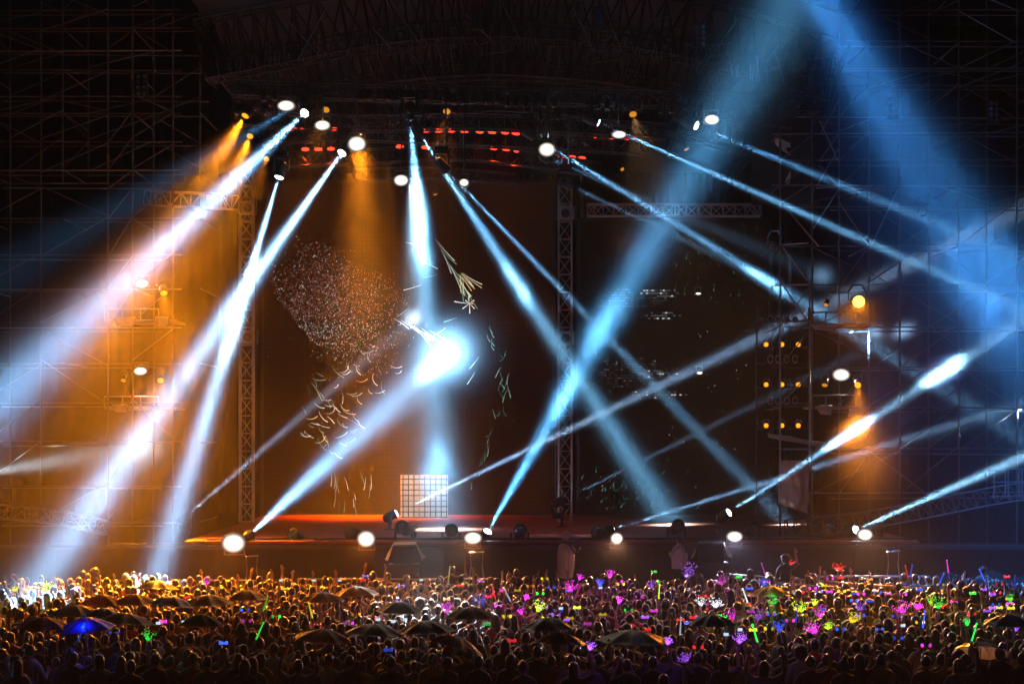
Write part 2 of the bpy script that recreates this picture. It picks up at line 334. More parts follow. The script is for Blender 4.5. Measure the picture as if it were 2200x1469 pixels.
# short horizontal trusses left and right, and the low arched ones
truss('box_truss', 'curved bright truss section high on the left scaffold', arc_px([(322, 426), (410, 430), (500, 434)], lambda t: 66-2*t, 9), .5, .46, m=ALU)
truss('box_truss', 'straight blue lit truss running right from the right mast', arc_px([(1262, 452), (1450, 452), (1634, 452)], 69, 16), .42, .40, m=ALU)
truss('box_truss', 'long arched truss rising off the right end of the stage', arc_px([(1690, 1134), (1850, 1118), (2000, 1092), (2130, 1066), (2260, 1046)], lambda t: 60-2*t, 22), .5, .5, m=mat('dull_pipe', (.12, .12, .12)))
truss('box_truss', 'low arched truss at the far left below the scaffold', arc_px([(-60, 1096), (40, 1102), (130, 1112), (230, 1134)], 62, 10), .5, .42, m=STEEL)
# overhead lighting grid
GR = 'lighting trusses above the stage'
truss('lighting_truss', 'front lighting truss hung with a long row of unlit cans', arc_px([(500, 190), (800, 200), (1100, 206), (1420, 214), (1760, 226)], 56.5, 44), .5, .42, m=DARKM, group=GR)
truss('lighting_truss', 'second lighting truss bowed under the front row of cans', arc_px([(500, 252), (760, 266), (1000, 262), (1240, 272), (1430, 284)], 60, 34), .5, .44, m=DARKM, group=GR)
truss('lighting_truss', 'third lighting truss carrying the upper rows of red lamps', arc_px([(590, 292), (780, 288), (960, 296), (1130, 304), (1400, 318)], 62.6, 34), .5, .44, m=DARKM, group=GR)
truss('lighting_truss', 'rearmost lighting truss carrying the lower row of red lamps', arc_px([(600, 344), (800, 336), (960, 328), (1110, 340), (1290, 366)], 66, 30), .5, .46, m=DARKM, group=GR)
truss('lighting_truss', 'short lighting truss over the screen centre holding white strobes', arc_px([(760, 376), (880, 372), (1000, 376), (1110, 386)], 70, 14), .4, .36, m=DARKM, group=GR)
truss('lighting_truss', 'right lighting truss under the roof with a glowing white strobe', arc_px([(1440, 246), (1560, 244), (1700, 262)], 59, 14), .4, .36, m=DARKM, group=GR)
# roof: three arched girders, purlins and a dark cloth
RG = 'arched girders of the stage roof'
arch = [(432, 176), (560, 150), (800, 103), (1000, 86), (1140, 88), (1364, 109), (1600, 158), (1800, 226)]
for k, (Y, lab) in enumerate(((57, 'foremost arched roof girder spanning over the stage lights'), (63, 'middle arched roof girder behind the foremost one'), (70, 'rear arched roof girder deep under the roof cloth'))):
    base = arc_px(arch, 57, 36)
    truss('roof_girder', lab, [Vector((p.x, Y, p.z+.85)) for p in base], .9, 1.7, m=DARKM, rc=.045, rl=.026, group=RG, cat='girder')
base = arc_px(arch, 57, 18)
for i in range(1, 18, 2):
    p = base[i]; truss('roof_purlin', f'{ORD[i//2]} straight roof purlin from the left joining the arched girders', lerp((p.x, 57.6, p.z+.4), (p.x, 77, p.z+.4), 12), .35, .35, m=DARKM, rc=.025, rl=.015, group='purlins under the stage roof', cat='purlin')
b = MB(); base = arc_px(arch, 57, 30)
for i in range(30):
    a, c = base[i], base[i+1]
    for j in range(6):
        y0 = 55+j*4; y1 = y0+4; sg = lambda y, q: q.z+1.95+.12*math.sin(y*1.7+q.x)
        b.add([(a.x, y0, sg(y0, a)), (c.x, y0, sg(y0, c)), (c.x, y1, sg(y1, c)), (a.x, y1, sg(y1, a))], [(0, 1, 2, 3)])
tag(b.build('roof_canopy', mat('black_roof_cloth', (.018, .018, .02), .8), smooth=True), 'dark arched cloth roof stretched over the whole stage', 'roof')
# loose guy wires and ladders on the front girder
ln = [((838, 0), (905, 100)), ((884, 110), (926, 190)), ((1075, 0), (1120, 92)), ((1230, 15), (1275, 108)), ((1292, 0), (1336, 112)), ((1000, 30), (1060, 92)), ((800, 60), (840, 104)), ((1590, 35), (1500, 160)), ((1664, 110), (1684, 180)), ((610, 36), (690, 124)), ((700, 20), (640, 130))]
GW = ['left of the roof peak beside the vertical beam', 'hanging low over the vertical beam', 'just left of the roof peak', 'right of the roof peak', 'well right of the roof peak', 'at the very roof peak', 'far left of the roof peak', 'crossing left in front of the wide blue beam', 'hanging below the wide blue beam', 'at the left end of the roof', 'leaning left at the left end of the roof']
for (p, q), g in zip(ln, GW): tag(MB().tube(P(*p, 56.3), P(*q, 56.4), .018, 4).build('guy_wire', STEEL), 'thin steel guy wire '+g, 'wire', 'guy wires of the roof')
b = MB()
for i in range(90):
    x = random.uniform(440, 1790); t = (x-432)/1368; yb = 176-330*t*(1-t)*1.05+50*t; L = random.uniform(15, 55); d = random.uniform(-8, 12)
    b.tube(P(x, yb-6-L, 56.4), P(x+d, yb-6, 56.4), .012, 4)
tag(b.build('drop_cables', STEEL), 'countless thin drop cables hanging in front of the roof girder', 'cable', kind='stuff')
for k, (x, y) in enumerate(((1300, 118), (1290, 70), (1210, 24), (1440, 48), (1530, 108), (1760, 170), (870, 100), (1070, 100), (1765, 135), (1735, 200))):
    b = MB(); a = P(x-38, y+7, 56+.4*k/10); c = P(x+38, y-3, 58.5)
    for s in (-.16, .16): b.tube(a+Vector((0, 0, s)), c+Vector((0, 0, s)), .02, 5)
    for i in range(8): p = a.lerp(c, (i+.5)/8); b.tube(p-Vector((0, 0, .16)), p+Vector((0, 0, .16)), .014, 4)
    r = b.build('rigging_ladder', STEEL); n = ['above the right of the centre strobes', 'under the roof peak right of centre', 'at the top edge right of centre', 'at the top left of the blue beam', 'beneath the blue beam near its top', 'between the two wide blue beams', 'above the vertical beam', 'below the roof peak', 'high between the blue beams', 'at the lower right end of the roof'][k]
    tag(r, f'thin steel rigging ladder hanging {n}', 'ladder', 'rigging ladders under the roof')

# scaffolds
def scaffold(label, xs, ys, Yf, Yb, zcut, seed, xtop=None, mirror=1):
    rnd = random.Random(seed); ctr = P(xs[0], ys[-1], Yf); ctr.z = 0; t = thing('scaffold', label, 'scaffold', ctr)
    dirt = [STEEL, mat('dull_pipe', (.12, .12, .12), .55, .5, var=.4, vscale=2), mat('rusty_pipe', (.15, .1, .08), .6, .4, var=.4, vscale=2)]
    pm = lambda: rnd.choice(dirt)
    for k, x in enumerate(xs):
        Y = Yf if k % 2 == 0 else Yb; p = P(x, 0, Y); lo = P(x, zcut[k], Y).z if zcut[k] else .0
        b = MB(); b.tube((p.x, Y, lo), (p.x, Y, P(x, -40, Y).z), .03, 6)
        z = lo+.5
        while z < p.z: b.tube((p.x, Y, z), (p.x, Y, z+.12), .045, 6); z += 1.24
        b.build('standard_pole', pm(), t, off=ctr)
    for par, Y in ((0, Yf), (1, Yb)):
        X = [x for k, x in enumerate(xs) if k % 2 == par]; zc = [zcut[k] for k in range(len(xs)) if k % 2 == par]
        for j, y in enumerate(ys):
            ok = [x for x, z in zip(X, zc) if not z or y+par*9 < z]
            if len(ok) < 2: continue
            z = y+par*9+rnd.uniform(-4, 4); MB().tube(P(min(ok)-18, z+rnd.uniform(-2, 2), Y), P(max(ok)+18, z+rnd.uniform(-2, 2), Y), .024, 6).build('ledger', pm(), t, off=ctr)
        for i in range(len(X)-1):
            for j in range(0, len(ys)-1):
                if rnd.random() < .62 and (not zc[i] or ys[j+1] < zc[i]) and (not zc[i+1] or ys[j+1] < zc[i+1]):
                    a, c = (X[i], X[i+1]) if rnd.random() < .7 else (X[i+1], X[i])
                    MB().tube(P(a, ys[min(j+1, len(ys)-1)]+rnd.uniform(-8, 8), Y-.07), P(c, ys[j]+rnd.uniform(-8, 8), Y-.07), .02, 5).build('brace', pm(), t, off=ctr)
    for j, y in enumerate(ys[::2]):
        for x in xs[::3]: MB().tube(P(x, y, Yf), P(x, y, Yf)+Vector((0, Yb-Yf, 0)), .022, 5).build('transom', pm(), t, off=ctr)
    return t
ysl = [-30, 24, 62, 112, 150, 210, 243, 302, 365, 398, 470, 545, 620, 700, 780, 865, 950, 1040, 1120]
scaffold('tall left scaffolding of steel pipes fading into the dark and amber haze', [-40, 22, 88, 135, 232, 190, 285, 330, 372, 430], ysl, 62, 65.5, [0, 0, 0, 390, 0, 380, 0, 0, 0, 392], 3)
ysr = [-25, 26, 92, 148, 182, 256, 284, 345, 398, 440, 528, 614, 702, 790, 877, 965, 1060]
scaffold('tall right scaffolding of steel pipes crossed by the wide blue beam', [1676, 1803, 1745, 1867, 1933, 1995, 2060, 2120, 2185, 2250], ysr, 60, 63.5, [0, 0, 0, 0, 0, 0, 0, 0, 0, 0], 5)
# bright braced bay at the near corner of the right scaffold
b = MB()
for (p, q) in (((1803, 212), (1803, 428)), ((1676, 330), (1676, 1000)), ((1762, 290), (1803, 215)), ((1762, 260), (1800, 345)), ((1762, 345), (1803, 285)), ((1765, 345), (1801, 340)), ((1755, 400), (1801, 320)), ((1760, 355), (1801, 402)), ((1753, 404), (1801, 401)), ((1748, 490), (1801, 408)), ((1683, 532), (1735, 602)), ((1683, 615), (1735, 690)), ((1676, 526), (1737, 522)), ((1676, 613), (1737, 610)), ((1740, 600), (1740, 1010)), ((1683, 440), (1760, 530)), ((1680, 965), (1735, 965)), ((1866, 540), (1930, 405))):
    b.tube(P(*p, 58.8), P(*q, 58.8), .027, 6)
tag(b.build('braced_frame', STEEL), 'bright crossed steel tubes at the inner edge of the right scaffold', 'scaffold frame')
# slender standing frame at the right edge above the arched truss
b = MB()
for x in (2136, 2160, 2166, 2190, 2196): b.tube(P(x, 1008, 57), P(x, 1068, 57), .02)
for y in (1008, 1036, 1066): b.tube(P(2130, y, 57), P(2210, y-2, 57), .018)
tag(b.build('guard_rail', STEEL), 'upright steel guard rail above the right arched truss', 'railing')

# ------------------------------------------------------------------ lamps
BLUE = (.12, .5, 1.0); PALE = (.32, .63, 1.0); AMB = (1, .27, .008); WARM = (1, .82, .6)
def frame_for(d): return Vector(d).normalized().to_track_quat('Z', 'Y').to_matrix()
def moving_head(p, d, label, up=True, lit=True, group='beam lamps', s=1.0, lm=None):
    """p is the lens centre, d the way it points; hung (up) or standing on the floor."""
    d = Vector(d).normalized(); t = thing('moving_head_lamp', label, 'stage lamp', p, group); o = Vector(p)
    piv = -d*.2*s; sg = 1 if up else -1
    MB().lathe([(.06*s, -.44*s), (.13*s, -.4*s), (.15*s, -.2*s), (.15*s, -.04*s), (.165*s, 0), (.15*s, .015*s)], (0, 0, 0), d, 14).build('head', BLACK, t, smooth=True)
    ln = MB(); ln.ball((0, 0, 0), (.125*s, .125*s, .06*s), frame_for(d), 14, 8); ln.build('lens', (lm or L_BEAM) if lit else GLASSD, t, smooth=True)
    ax = Vector((1, 0, 0)) if abs(d.x) < .8 else Vector((0, 1, 0)); b = MB(); hgt = .36*s*sg
    for k in (-1, 1): b.box(piv+ax*(k*.2*s)+Vector((0, 0, hgt/2)), (.05*s, .1*s, abs(hgt)) if ax.x else (.1*s, .05*s, abs(hgt)))
    b.box(piv+Vector((0, 0, hgt)), (.45*s, .1*s, .06*s) if ax.x else (.1*s, .45*s, .06*s)); b.build('yoke', BLACK, t)
    MB().box(piv+Vector((0, 0, hgt+.09*s*sg)), (.36*s, .3*s, .13*s)).build('base', BLACK, t)
    if up:
        b = MB(); b.tube(piv+Vector((-.1, 0, hgt+.15*s)), piv+Vector((-.1, 0, hgt+.32*s)), .025); b.tube(piv+Vector((.1, 0, hgt+.15*s)), piv+Vector((.1, 0, hgt+.32*s)), .025); b.build('clamp', STEEL, t)
    return t
def gy(py): return min(74.0, 40868/(937-py))
# beams: lens px, aim px, aim distance, cone degrees, power, colour, label
BEAMS = [
 ((655, 243), (0, 862), 44, 6.6, 4.6e6, (.26, .58, 1.0), 'hanging beam lamp throwing a broad pale beam to the left edge'),
 ((600, 380), (338, 1236), 53.5, 5.4, 3.8e6, PALE, 'low hung beam lamp left of the screen aiming down at the crowd'),
 ((735, 328), (60, 1280), 48, 5.8, 5.5e6, PALE, 'beam lamp left of the brightest strobe throwing a beam down left'),
 ((881, 250), (955, 1110), 64, 8.4, 2.8e6, (.2, .6, 1), 'beam lamp throwing the brightest vertical beam down the screen'),
 ((900, 285), (1300, 900), 64, 4.2, 1.8e6, (.22, .62, 1), 'beam lamp beside the vertical beam throwing a bright slanting beam right'),
 ((958, 365), (1600, 1030), 66, 2.2, .55e6, (.25, .62, 1), 'beam lamp over the screen throwing a thin slanting beam to the right'),
 ((1145, 292), (1745, 662), 62, 2.2, .9e6, (.2, .58, 1), 'beam lamp left of the right centre strobe throwing a thin beam'),
 ((1283, 263), (1990, 575), 58, 2.0, 1.0e6, (.2, .58, 1), 'beam lamp right of centre throwing a long thin beam far right'),
 ((1495, 270), (2220, 566), 52, 3.6, .5e6, (.16, .52, 1), 'dim beam lamp left of the lone right strobe'),
 ((1222, 397), (1560, 560), 66, 1.6, .08e6, (.3, .6, 1), 'tiny beam lamp above the right mast'),
 ((640, 226), (-40, 604), 46, 9.0, .22e6, (.1, .46, .9), 'hanging lamp throwing a broad dull blue beam to the left'),
 ((1178, 340), (1480, 470), 66, 2.4, .06e6, (.3, .6, 1), 'dim beam lamp just under the right centre strobe'),
]
for a, c, Y2, ang, pw, col, lab in BEAMS:
    p = P(*a, gy(a[1])); q = P(*c, Y2); p = P(*a, 55.7 if a[0] not in (640, 958) else 55.9); q = P(*c, Y2); t = moving_head(p, q-p, lab, lit=a[0] != 640); spot(t, p, q, ang, pw, col); MB().tube((0, 0, .55), (0, 0, 14.75-p.z+.5), .03).build('drop_pole', BLACK, t)
# beam lamp above the frame's top edge, and an unseen flood added for blue haze
p = P(1560, -330, 51); q = P(2180, 690, 44); t = moving_head(p, q-p, 'large lamp above the roof edge throwing the wide blue beam down right', s=1.4); spot(t, p, q, 10, 1.3e7, (.06, .36, 1))
p = P(1700, -280, 51); q = P(2010, 640, 53); t = moving_head(p, q-p, 'added unseen blue flood lamp above the roof edge filling the right with blue haze', s=1.2); spot(t, p, q, 27, .1e6, (.03, .25, 1))
FLOOR = [
 ((537, 1148), (962, 757), 76, 7.2, 4.5e6, (.25, .6, 1), 'floor beam lamp beside the left end strobe throwing a broad beam up right', 57.6),
 ((402, 1107), (830, 735), 74, 3.2, .3e6, (.5, .7, 1), 'small floor lamp far left throwing a faint grey beam up right', 62),
 ((850, 1103), (1720, 682), 66, 2.4, 1.0e6, (.4, .66, 1), 'floor beam lamp by the glowing white panel with a long low beam', 64),
 ((1047, 1142), (1715, -30), 50, 7.6, 3.2e6, (.13, .52, 1), 'floor beam lamp at stage front centre throwing the beam to the top edge', 57.8),
 ((1315, 1137), (1990, 930), 62, 2.0, .5e6, (.3, .62, 1), 'floor beam lamp right of the poncho cameraman with a low beam', 58.2),
 ((1207, 1075), (1660, 850), 74, 2.2, .1e6, (.35, .6, 1), 'small lamp at the foot of the right mast', 66),
 ((1565, 1101), (2110, 745), 54.5, 3.4, 1.1e6, (.3, .66, 1), 'floor lamp on the right wing throwing a beam past the plastic wrap', 58),
 ((1838, 1138), (2210, 976), 53, 3.4, 1.5e6, (.3, .66, 1), 'floor beam lamp at the right end of the stage', 58),
]
for a, c, Y2, ang, pw, col, lab, Y1 in FLOOR:
    p = P(*a, Y1); q = P(*c, Y2); t = moving_head(p, q-p, lab, up=False, group='floor beam lamps'); spot(t, p, q, ang, pw, col)
    if p.z > 3.1:
        b = MB(); b.tube((0, 0, -.55), (0, 0, STAGE_Z-p.z), .04); b.box((0, 0, STAGE_Z-p.z+.02), (.4, .4, .04)); b.build('stand', BLACK, t)
p = P(-60, 1022, 56); q = P(240, 968, 74); t = moving_head(p, q-p, 'beam lamp just past the left edge with a short white beam', up=False); spot(t, p, q, 5, .3e6, (.6, .85, .9)); MB().tube((0, 0, -.5), (0, 0, -p.z), .04).build('stand', BLACK, t)
p = P(2330, 850, 60); q = P(1760, 1010, 60); t = moving_head(p, q-p, 'beam lamp just past the right edge with a faint beam', up=False); spot(t, p, q, 5, .06e6, (.4, .62, 1)); MB().tube((0, 0, -.5), (0, 0, -p.z), .04).build('stand', BLACK, t)
# unlit moving heads on the stage front
for x, y, lab, dx in ((630, 1148, 'dark unlit moving lamp left of the second floor strobe', -.5), (752, 1142, 'dark unlit moving lamp just left of a floor strobe', -.6), (970, 1138, 'unlit moving lamp left of the centre floor strobe', .1), (1118, 1138, 'unlit moving lamp facing the crowd between centre and poncho cameraman', .1), (1282, 1142, 'unlit moving lamp tilted left beside the poncho cameraman', -.7), (1622, 1134, 'unlit moving lamp right of the fifth floor strobe', .25), (1886, 1130, 'unlit moving lamp right of the right end strobe', .4), (1786, 1136, 'dark moving lamp between the two right strobes', 0), (1458, 1128, 'unlit moving lamp behind the white shirted person', .2), (862, 1130, 'tilted moving lamp near the yellow flowers', -.3)):
    moving_head(P(x, y, 57.9), (dx, -1, .35), lab, up=False, lit=False, group='unlit moving lamps on the stage edge', s=1.25)
def strobe(p, label, rx, rz, aim=None, pw=0, ang=110, col=WARM, group='white strobes', hung=True):
    t = thing('strobe_lamp', label, 'stage lamp', p, group); w_ = rx*1.7; h_ = rz*1.7
    b = MB(); b.box((0, .14, 0), (w_, .2, h_)); b.box((0, .03, h_/2), (w_+.03, .1, .02)); b.box((0, .03, -h_/2), (w_+.03, .1, .02)); b.build('housing', BLACK, t)
    MB().ball((0, 0, 0), (rx*1.22, .07, rz*1.22), None, 20, 12).build('lamp_face', L_WHITE, t, smooth=True)  # face made wider than the housing, its fading rim standing in for glare
    b = MB(); sg = 1 if hung else -1
    for k in (-1, 1): b.box((k*(w_/2+.03), .14, sg*.1), (.03, .05, .24+h_/2))
    b.box((0, .14, sg*(.23+h_/4)), (w_+.1, .05, .03)); b.build('bracket', STEEL, t)
    if pw: spot(t, p, aim if aim is not None else Vector(p)+Vector((0, -10, -4.5)), ang, pw, col, soft=.1, blend=1 if hung else .4)
    return t
for a, rx, rz, pw, lab in [((615, 228), .23, .14, 5e3, 'white strobe highest at the left end of the grid'), ((693, 270), .22, .14, 5e3, 'white strobe amid the left red lamps'), ((767, 310), .27, .23, 1.6e4, 'largest white strobe glaring under two amber lamps'), ((862, 388), .25, .19, 9e3, 'white strobe just left of the vertical beam'), ((997, 393), .16, .13, 6e3, 'small white strobe right of the vertical beam'), ((1175, 322), .25, .21, 1.5e4, 'glaring white strobe at the right of the lowest truss'), ((1330, 290), .21, .11, 4e3, 'white strobe among the right row of red lamps'), ((1529, 258), .21, .14, 5e3, 'lone white strobe at the right end of the grid')]:
    k_ = 55.2/gy(a[1]); t = strobe(P(*a, 55.2), lab, rx*k_, rz*k_, pw=pw*.5, group='white strobes in the lighting grid'); z_ = P(*a, 55.2).z; MB().tube((0, .14, rz+.2), (0, .14, 15.2-z_), .025).build('drop_pole', BLACK, t)
for a, rx, rz, pw, Y, lab in [((305, 610), .2, .12, 5e3, 63, 'upper white strobe on the left scaffold'), ((302, 797), .2, .12, 7e3, 63, 'lower white strobe on the left scaffold'), ((1807, 805), .24, .17, 1.2e4, 60.5, 'white strobe on the right scaffold below the amber star lamp'), ((1500, 631), .1, .04, 0, 75, 'small upper strobe behind the see through screen'), ((1503, 801), .1, .05, 0, 75, 'small lower strobe behind the see through screen')]:
    strobe(P(*a, Y), lab, rx, rz, pw=pw, group='white strobes on the side scaffolds')
for k, (a, rx, rz, pw) in enumerate([((502, 1166), .30, .25, 2.2e4), ((787, 1157), .23, .21, 1.6e4), ((1016, 1155), .23, .16, 1.2e4), ((1325, 1156), .16, .15, 1e4), ((1578, 1152), .21, .14, 9e3), ((1858, 1148), .2, .15, 1.1e4)]):
    lab = ['biggest white floor strobe glaring at the left end of the stage', 'white floor strobe at the stage edge left of the covered wedge', 'white floor strobe beside the front centre beam lamp', 'small round floor strobe right of the poncho cameraman', 'white floor strobe above the right covered wedge', 'white floor strobe at the right end of the stage'][k]
    strobe(P(*a, 56.6), lab, rx, rz, pw=pw*(6.5 if k < 3 else 7), group='white floor strobes along the stage edge', hung=False, aim=P(*a, 56.6)+Vector((-.1, -1, -.5)), ang=74, col=[(1, .22, .012), (1, .22, .012), (1, .33, .08), (1, .45, .2), (.75, .7, 1), (1, .6, .4)][k])
def par(p, d, label, lit=L_AMBER, group='amber lamps', s=1.0, hung=True):
    d = Vector(d).normalized(); t = thing('par_lamp', label, 'stage lamp', p, group)
    MB().lathe([(.05*s, -.3*s), (.1*s, -.26*s), (.11*s, -.1*s), (.125*s, 0), (.115*s, .0)], (0, 0, 0), d, 12).build('can', BLACK, t, smooth=True)
    MB().ball((0, 0, 0), (.1*s, .1*s, .04*s), frame_for(d), 12, 6).build('lens', lit, t, smooth=True)
    b = MB(); m = -d*.14*s; sg = 1 if hung else -1
    b.path([m+Vector((-.14*s, 0, 0)), m+Vector((-.15*s, 0, sg*.15*s)), m+Vector((-.07*s, 0, sg*.27*s)), m+Vector((.07*s, 0, sg*.27*s)), m+Vector((.15*s, 0, sg*.15*s)), m+Vector((.14*s, 0, 0))], .018*s, 5)
    b.build('yoke', SILVER, t); return t
AMBERS = [  # px, aim px, aim Y, cone, power, label, bright, size
 ((527, 249), (250, 700), 56, 27, 1.6e6, 'amber lamp at the far left end of the lighting grid', 1, 1.15), ((537, 293), (420, 620), 58, 26, 1.0e6, 'amber lamp under the left end of the grid', 1, 1.05), ((572, 342), (500, 560), 62, 20, 1.5e5, 'amber lamp above the low left beam lamp', 1, .95),
 ((767, 258), (800, 800), 70, 26, 1.1e6, 'amber lamp above the largest strobe', 1, 1.15), ((772, 296), (780, 800), 70, 28, 3e5, 'amber lamp just behind the largest strobe', 1, .9), ((831, 337), (850, 620), 72, 16, 1.2e5, 'amber lamp with a curved yoke left of the vertical beam', 1, 1.0),
 ((935, 417), (1010, 640), 75, 12, .14e5, 'amber lamp hanging lowest before the screen', 1, .9), ((1140, 345), (1300, 480), 74, 14, .16e5, 'amber lamp below left of the right centre strobe', 0, 1.0), ((1262, 310), (1400, 420), 70, 14, 0, 'amber lamp in a looped yoke right of centre', 0, 1.0), ((1035, 387), (1120, 560), 75, 14, .08e5, 'amber lamp right of the small strobe over the screen', 0, .9),
 ((1337, 364), (1400, 440), 70, 14, 0, 'small amber lamp over the right truss', 0, .75), ((1395, 277), (1450, 340), 66, 14, 0, 'amber lamp right of the right red row', 0, .85), ((1475, 321), (1520, 400), 66, 14, 0, 'amber lamp in the wide blue beam', 0, .85), ((1638, 285), (1800, 370), 60, 14, .1e5, 'amber lamp right of the lone right strobe', 0, 1.0),
 ((352, 630), (420, 900), 58, 62, 7e5, 'glaring amber lamp on the upper left scaffold shelf', 1, 1.1), ((345, 817), (330, 1080), 56, 60, 6e5, 'bright amber lamp on the lower left scaffold shelf', 1, 1.0), ((265, 817), (240, 950), 60, 40, 0, 'dim amber lamp left of the lower left strobe', 0, .8),
 ((1845, 648), (1850, 860), 53, 80, 1.6e5, 'brightest amber lamp glaring alone on the right scaffold', 2, 1.3), ((1772, 827), (1760, 950), 58, 40, 0, 'dim amber lamp left of the right scaffold strobe', 0, .85), ((1843, 827), (1850, 1120), 51, 28, 1.8e5, 'amber lamp right of the right scaffold strobe', 1, .95), ((1775, 655), (1740, 760), 58, 40, 0, 'small amber lamp left of the brightest amber lamp', 0, .7),
]
for a, c, Y2, ang, pw, lab, br, s in AMBERS:
    Y1 = gy(a[1]) if a[1] < 430 else (61.5 if a[0] < 700 else 59)
    p = P(*a, Y1); q = P(*c, Y2); d = q-p
    if br == 2: d = Vector((0, -1, -.1))
    t = par(p, d, lab, {0: L_AMBDIM, 1: L_AMBER, 2: glow('amber_star_light', (1, .55, .08), 5)}[br], s=s*(1.4 if br == 2 else 1))
    if pw: spot(t, p, q, ang, pw, AMB)
# amber crowd light: the wide par pair that washes the audience
for (a, c, Y2, ang, pw, col, lab) in [((700, 236), (420, 1290), 47, 34, 4e5, AMB, 'wide amber wash lamp over the left of the stage facing the crowd'), ((960, 240), (800, 1300), 46, 31, 3e5, AMB, 'wide amber wash lamp over centre stage facing the crowd'), ((1360, 246), (1650, 1300), 46, 40, 2e5, (1, .5, .2), 'wide dim wash lamp over the right of the stage facing the crowd'), ((880, 384), (930, 1318), 44, 6, 3.5e5, (.85, .95, 1), 'narrow white lamp over the screen lighting a patch of crowd')]:
    p = P(*a, gy(a[1])-.6); q = P(*c, Y2); t = par(p, q-p, lab, L_AMBDIM if col[2] < .5 else GLASSD, group='wash lamps facing the crowd', s=1.1); spot(t, p, q, ang, pw, col)
# three rows of three amber lamps, and unlit rings between them, on the right rack
rk = P(1680, 920, 61); t = thing('lamp_rack', 'dark rack of crossbars holding the nine amber lamps at right', 'rack', rk); b = MB()
for y in (690, 745, 780, 832, 866, 920): b.tube(P(1626, y, 61.2), P(1738, y, 61.2), .03)
b.build('crossbar', BLACK, t, off=rk); b = MB()
for x in (1626, 1738): b.tube(P(x, 660, 61.25), P(x, 1110, 61.25), .035)
b.build('upright', BLACK, t, off=rk)
for r, (y, nm) in enumerate(((740, 'top'), (826, 'middle'), (914, 'bottom'))):
    for k, x in enumerate((1646, 1680, 1715)): par(P(x, y, 61), (-.25, -1, .12), f'{("left", "middle", "right")[k]} amber lamp in the {nm} row of the right rack', L_AMBER, 'amber lamps on the right rack', s=.72)
for r, (y, nm) in enumerate(((686, 'top'), (771, 'middle'), (860, 'bottom'))):
    for k, x in enumerate((1655, 1672, 1690, 1708)):
        p = P(x, y, 60.9); t = thing('ring_lamp', f'{ORD[k]} unlit ring lamp from the left in the {nm} row of the right rack', 'stage lamp', p, 'unlit ring lamps on the right rack')
        MB().lathe([(.075, 0), (.09, -.01), (.09, -.14), (.04, -.2), (.02, -.2)], (0, 0, 0), (-.2, -1, .1), 14).build('can', BLACK, t, smooth=True)
        b = MB(); b.path([Vector((math.cos(i*math.pi/8)*.08, 0, math.sin(i*math.pi/8)*.115)) for i in range(17)], .011, 5); b.build('rim', ALU, t)
# red lamps
REDROWS = [('left upper', [(628, 277), (655, 277), (717, 278)]), ('centre upper', [(915, 281), (942, 281), (970, 281), (998, 282), (1030, 283), (1057, 284), (1085, 285), (1108, 287)]), ('left lower', [(656, 321), (684, 321), (711, 320)]), ('centre lower', [(859, 315), (914, 317), (1060, 319), (1087, 321), (1108, 324)]), ('right upper', [(1283, 295), (1310, 297), (1345, 298), (1368, 299)]), ('right lower', [(1207, 338), (1230, 338), (1251, 340)])]
for nm, pts in REDROWS:
    for k, a in enumerate(pts):
        Y = gy(a[1]); p = P(a[0], a[1], Y-.7); t = thing('red_batten_lamp', f'{ORD[k]} red lamp from the left in the {nm} red row', 'stage lamp', p, 'red lamps in the lighting grid')
        MB().box((0, .1, .03), (.28, .16, .13)).build('housing', BLACK, t)
        MB().ball((0, 0, 0), (.125, .05, .055), Matrix.Rotation(.15 if a[0] > 1000 else 0, 3, 'Y'), 12, 7).build('lens', L_RED, t, smooth=True)
        b = MB(); b.tube((0, .1, .09), (0, .1, .34), .02); b.build('clamp', STEEL, t)
        if k % 2 == 0 and 'right' not in nm: spot(t, p, p+Vector((0, 4 if 'lower' in nm else 2, -10)), 64, .5e4, (1, .07, .012))
# rows of unlit cans along the front truss
def unlit_can():
    t = thing('par_can', None, 'stage lamp', (0, 0, 0))
    MB().lathe([(.05, .18), (.075, .15), (.08, -.12), (.095, -.14), (.085, -.14)], (0, 0, 0), (0, 0, 1), 12).build('can', mat('satin_can', (.10, .095, .09), .35, .7), t, smooth=True)
    b = MB(); b.path([(-.1, -.02, 0), (-.115, -.02, .14), (-.06, -.02, .26), (.06, -.02, .26), (.115, -.02, .14), (.1, -.02, 0)], .014, 5); b.build('yoke', SILVER, t)
    MB().lathe([(.08, -.135), (.05, -.15), (.01, -.155)], (0, 0, 0), (0, 0, 1), 12).build('lens', GLASSD, t); return t
proto = None; idx = {}
runs = [('first', 566, 672, 6, 206), ('second', 774, 914, 8, 205), ('third', 960, 1068, 7, 212), ('fourth', 1090, 1190, 6, 220), ('fifth', 1264, 1370, 6, 226), ('sixth', 1420, 1540, 6, 232), ('seventh', 1610, 1706, 5, 238)]
for nm, x0, x1, n, y in runs:
    for k in range(n):
        o = unlit_can() if proto is None else copy_tree(proto); proto = proto or o
        o.location = P(x0+(x1-x0)*k/(n-1)+random.uniform(-2, 2), y+random.uniform(-2, 2), 56.2); o.rotation_euler = (random.uniform(-.25, .1), random.uniform(-.15, .15), random.uniform(-.6, .6))
        tag(o, f'{ORD[k]} unlit can from the left in the {nm} cluster along the front truss', 'stage lamp', 'unlit cans along the front lighting truss')
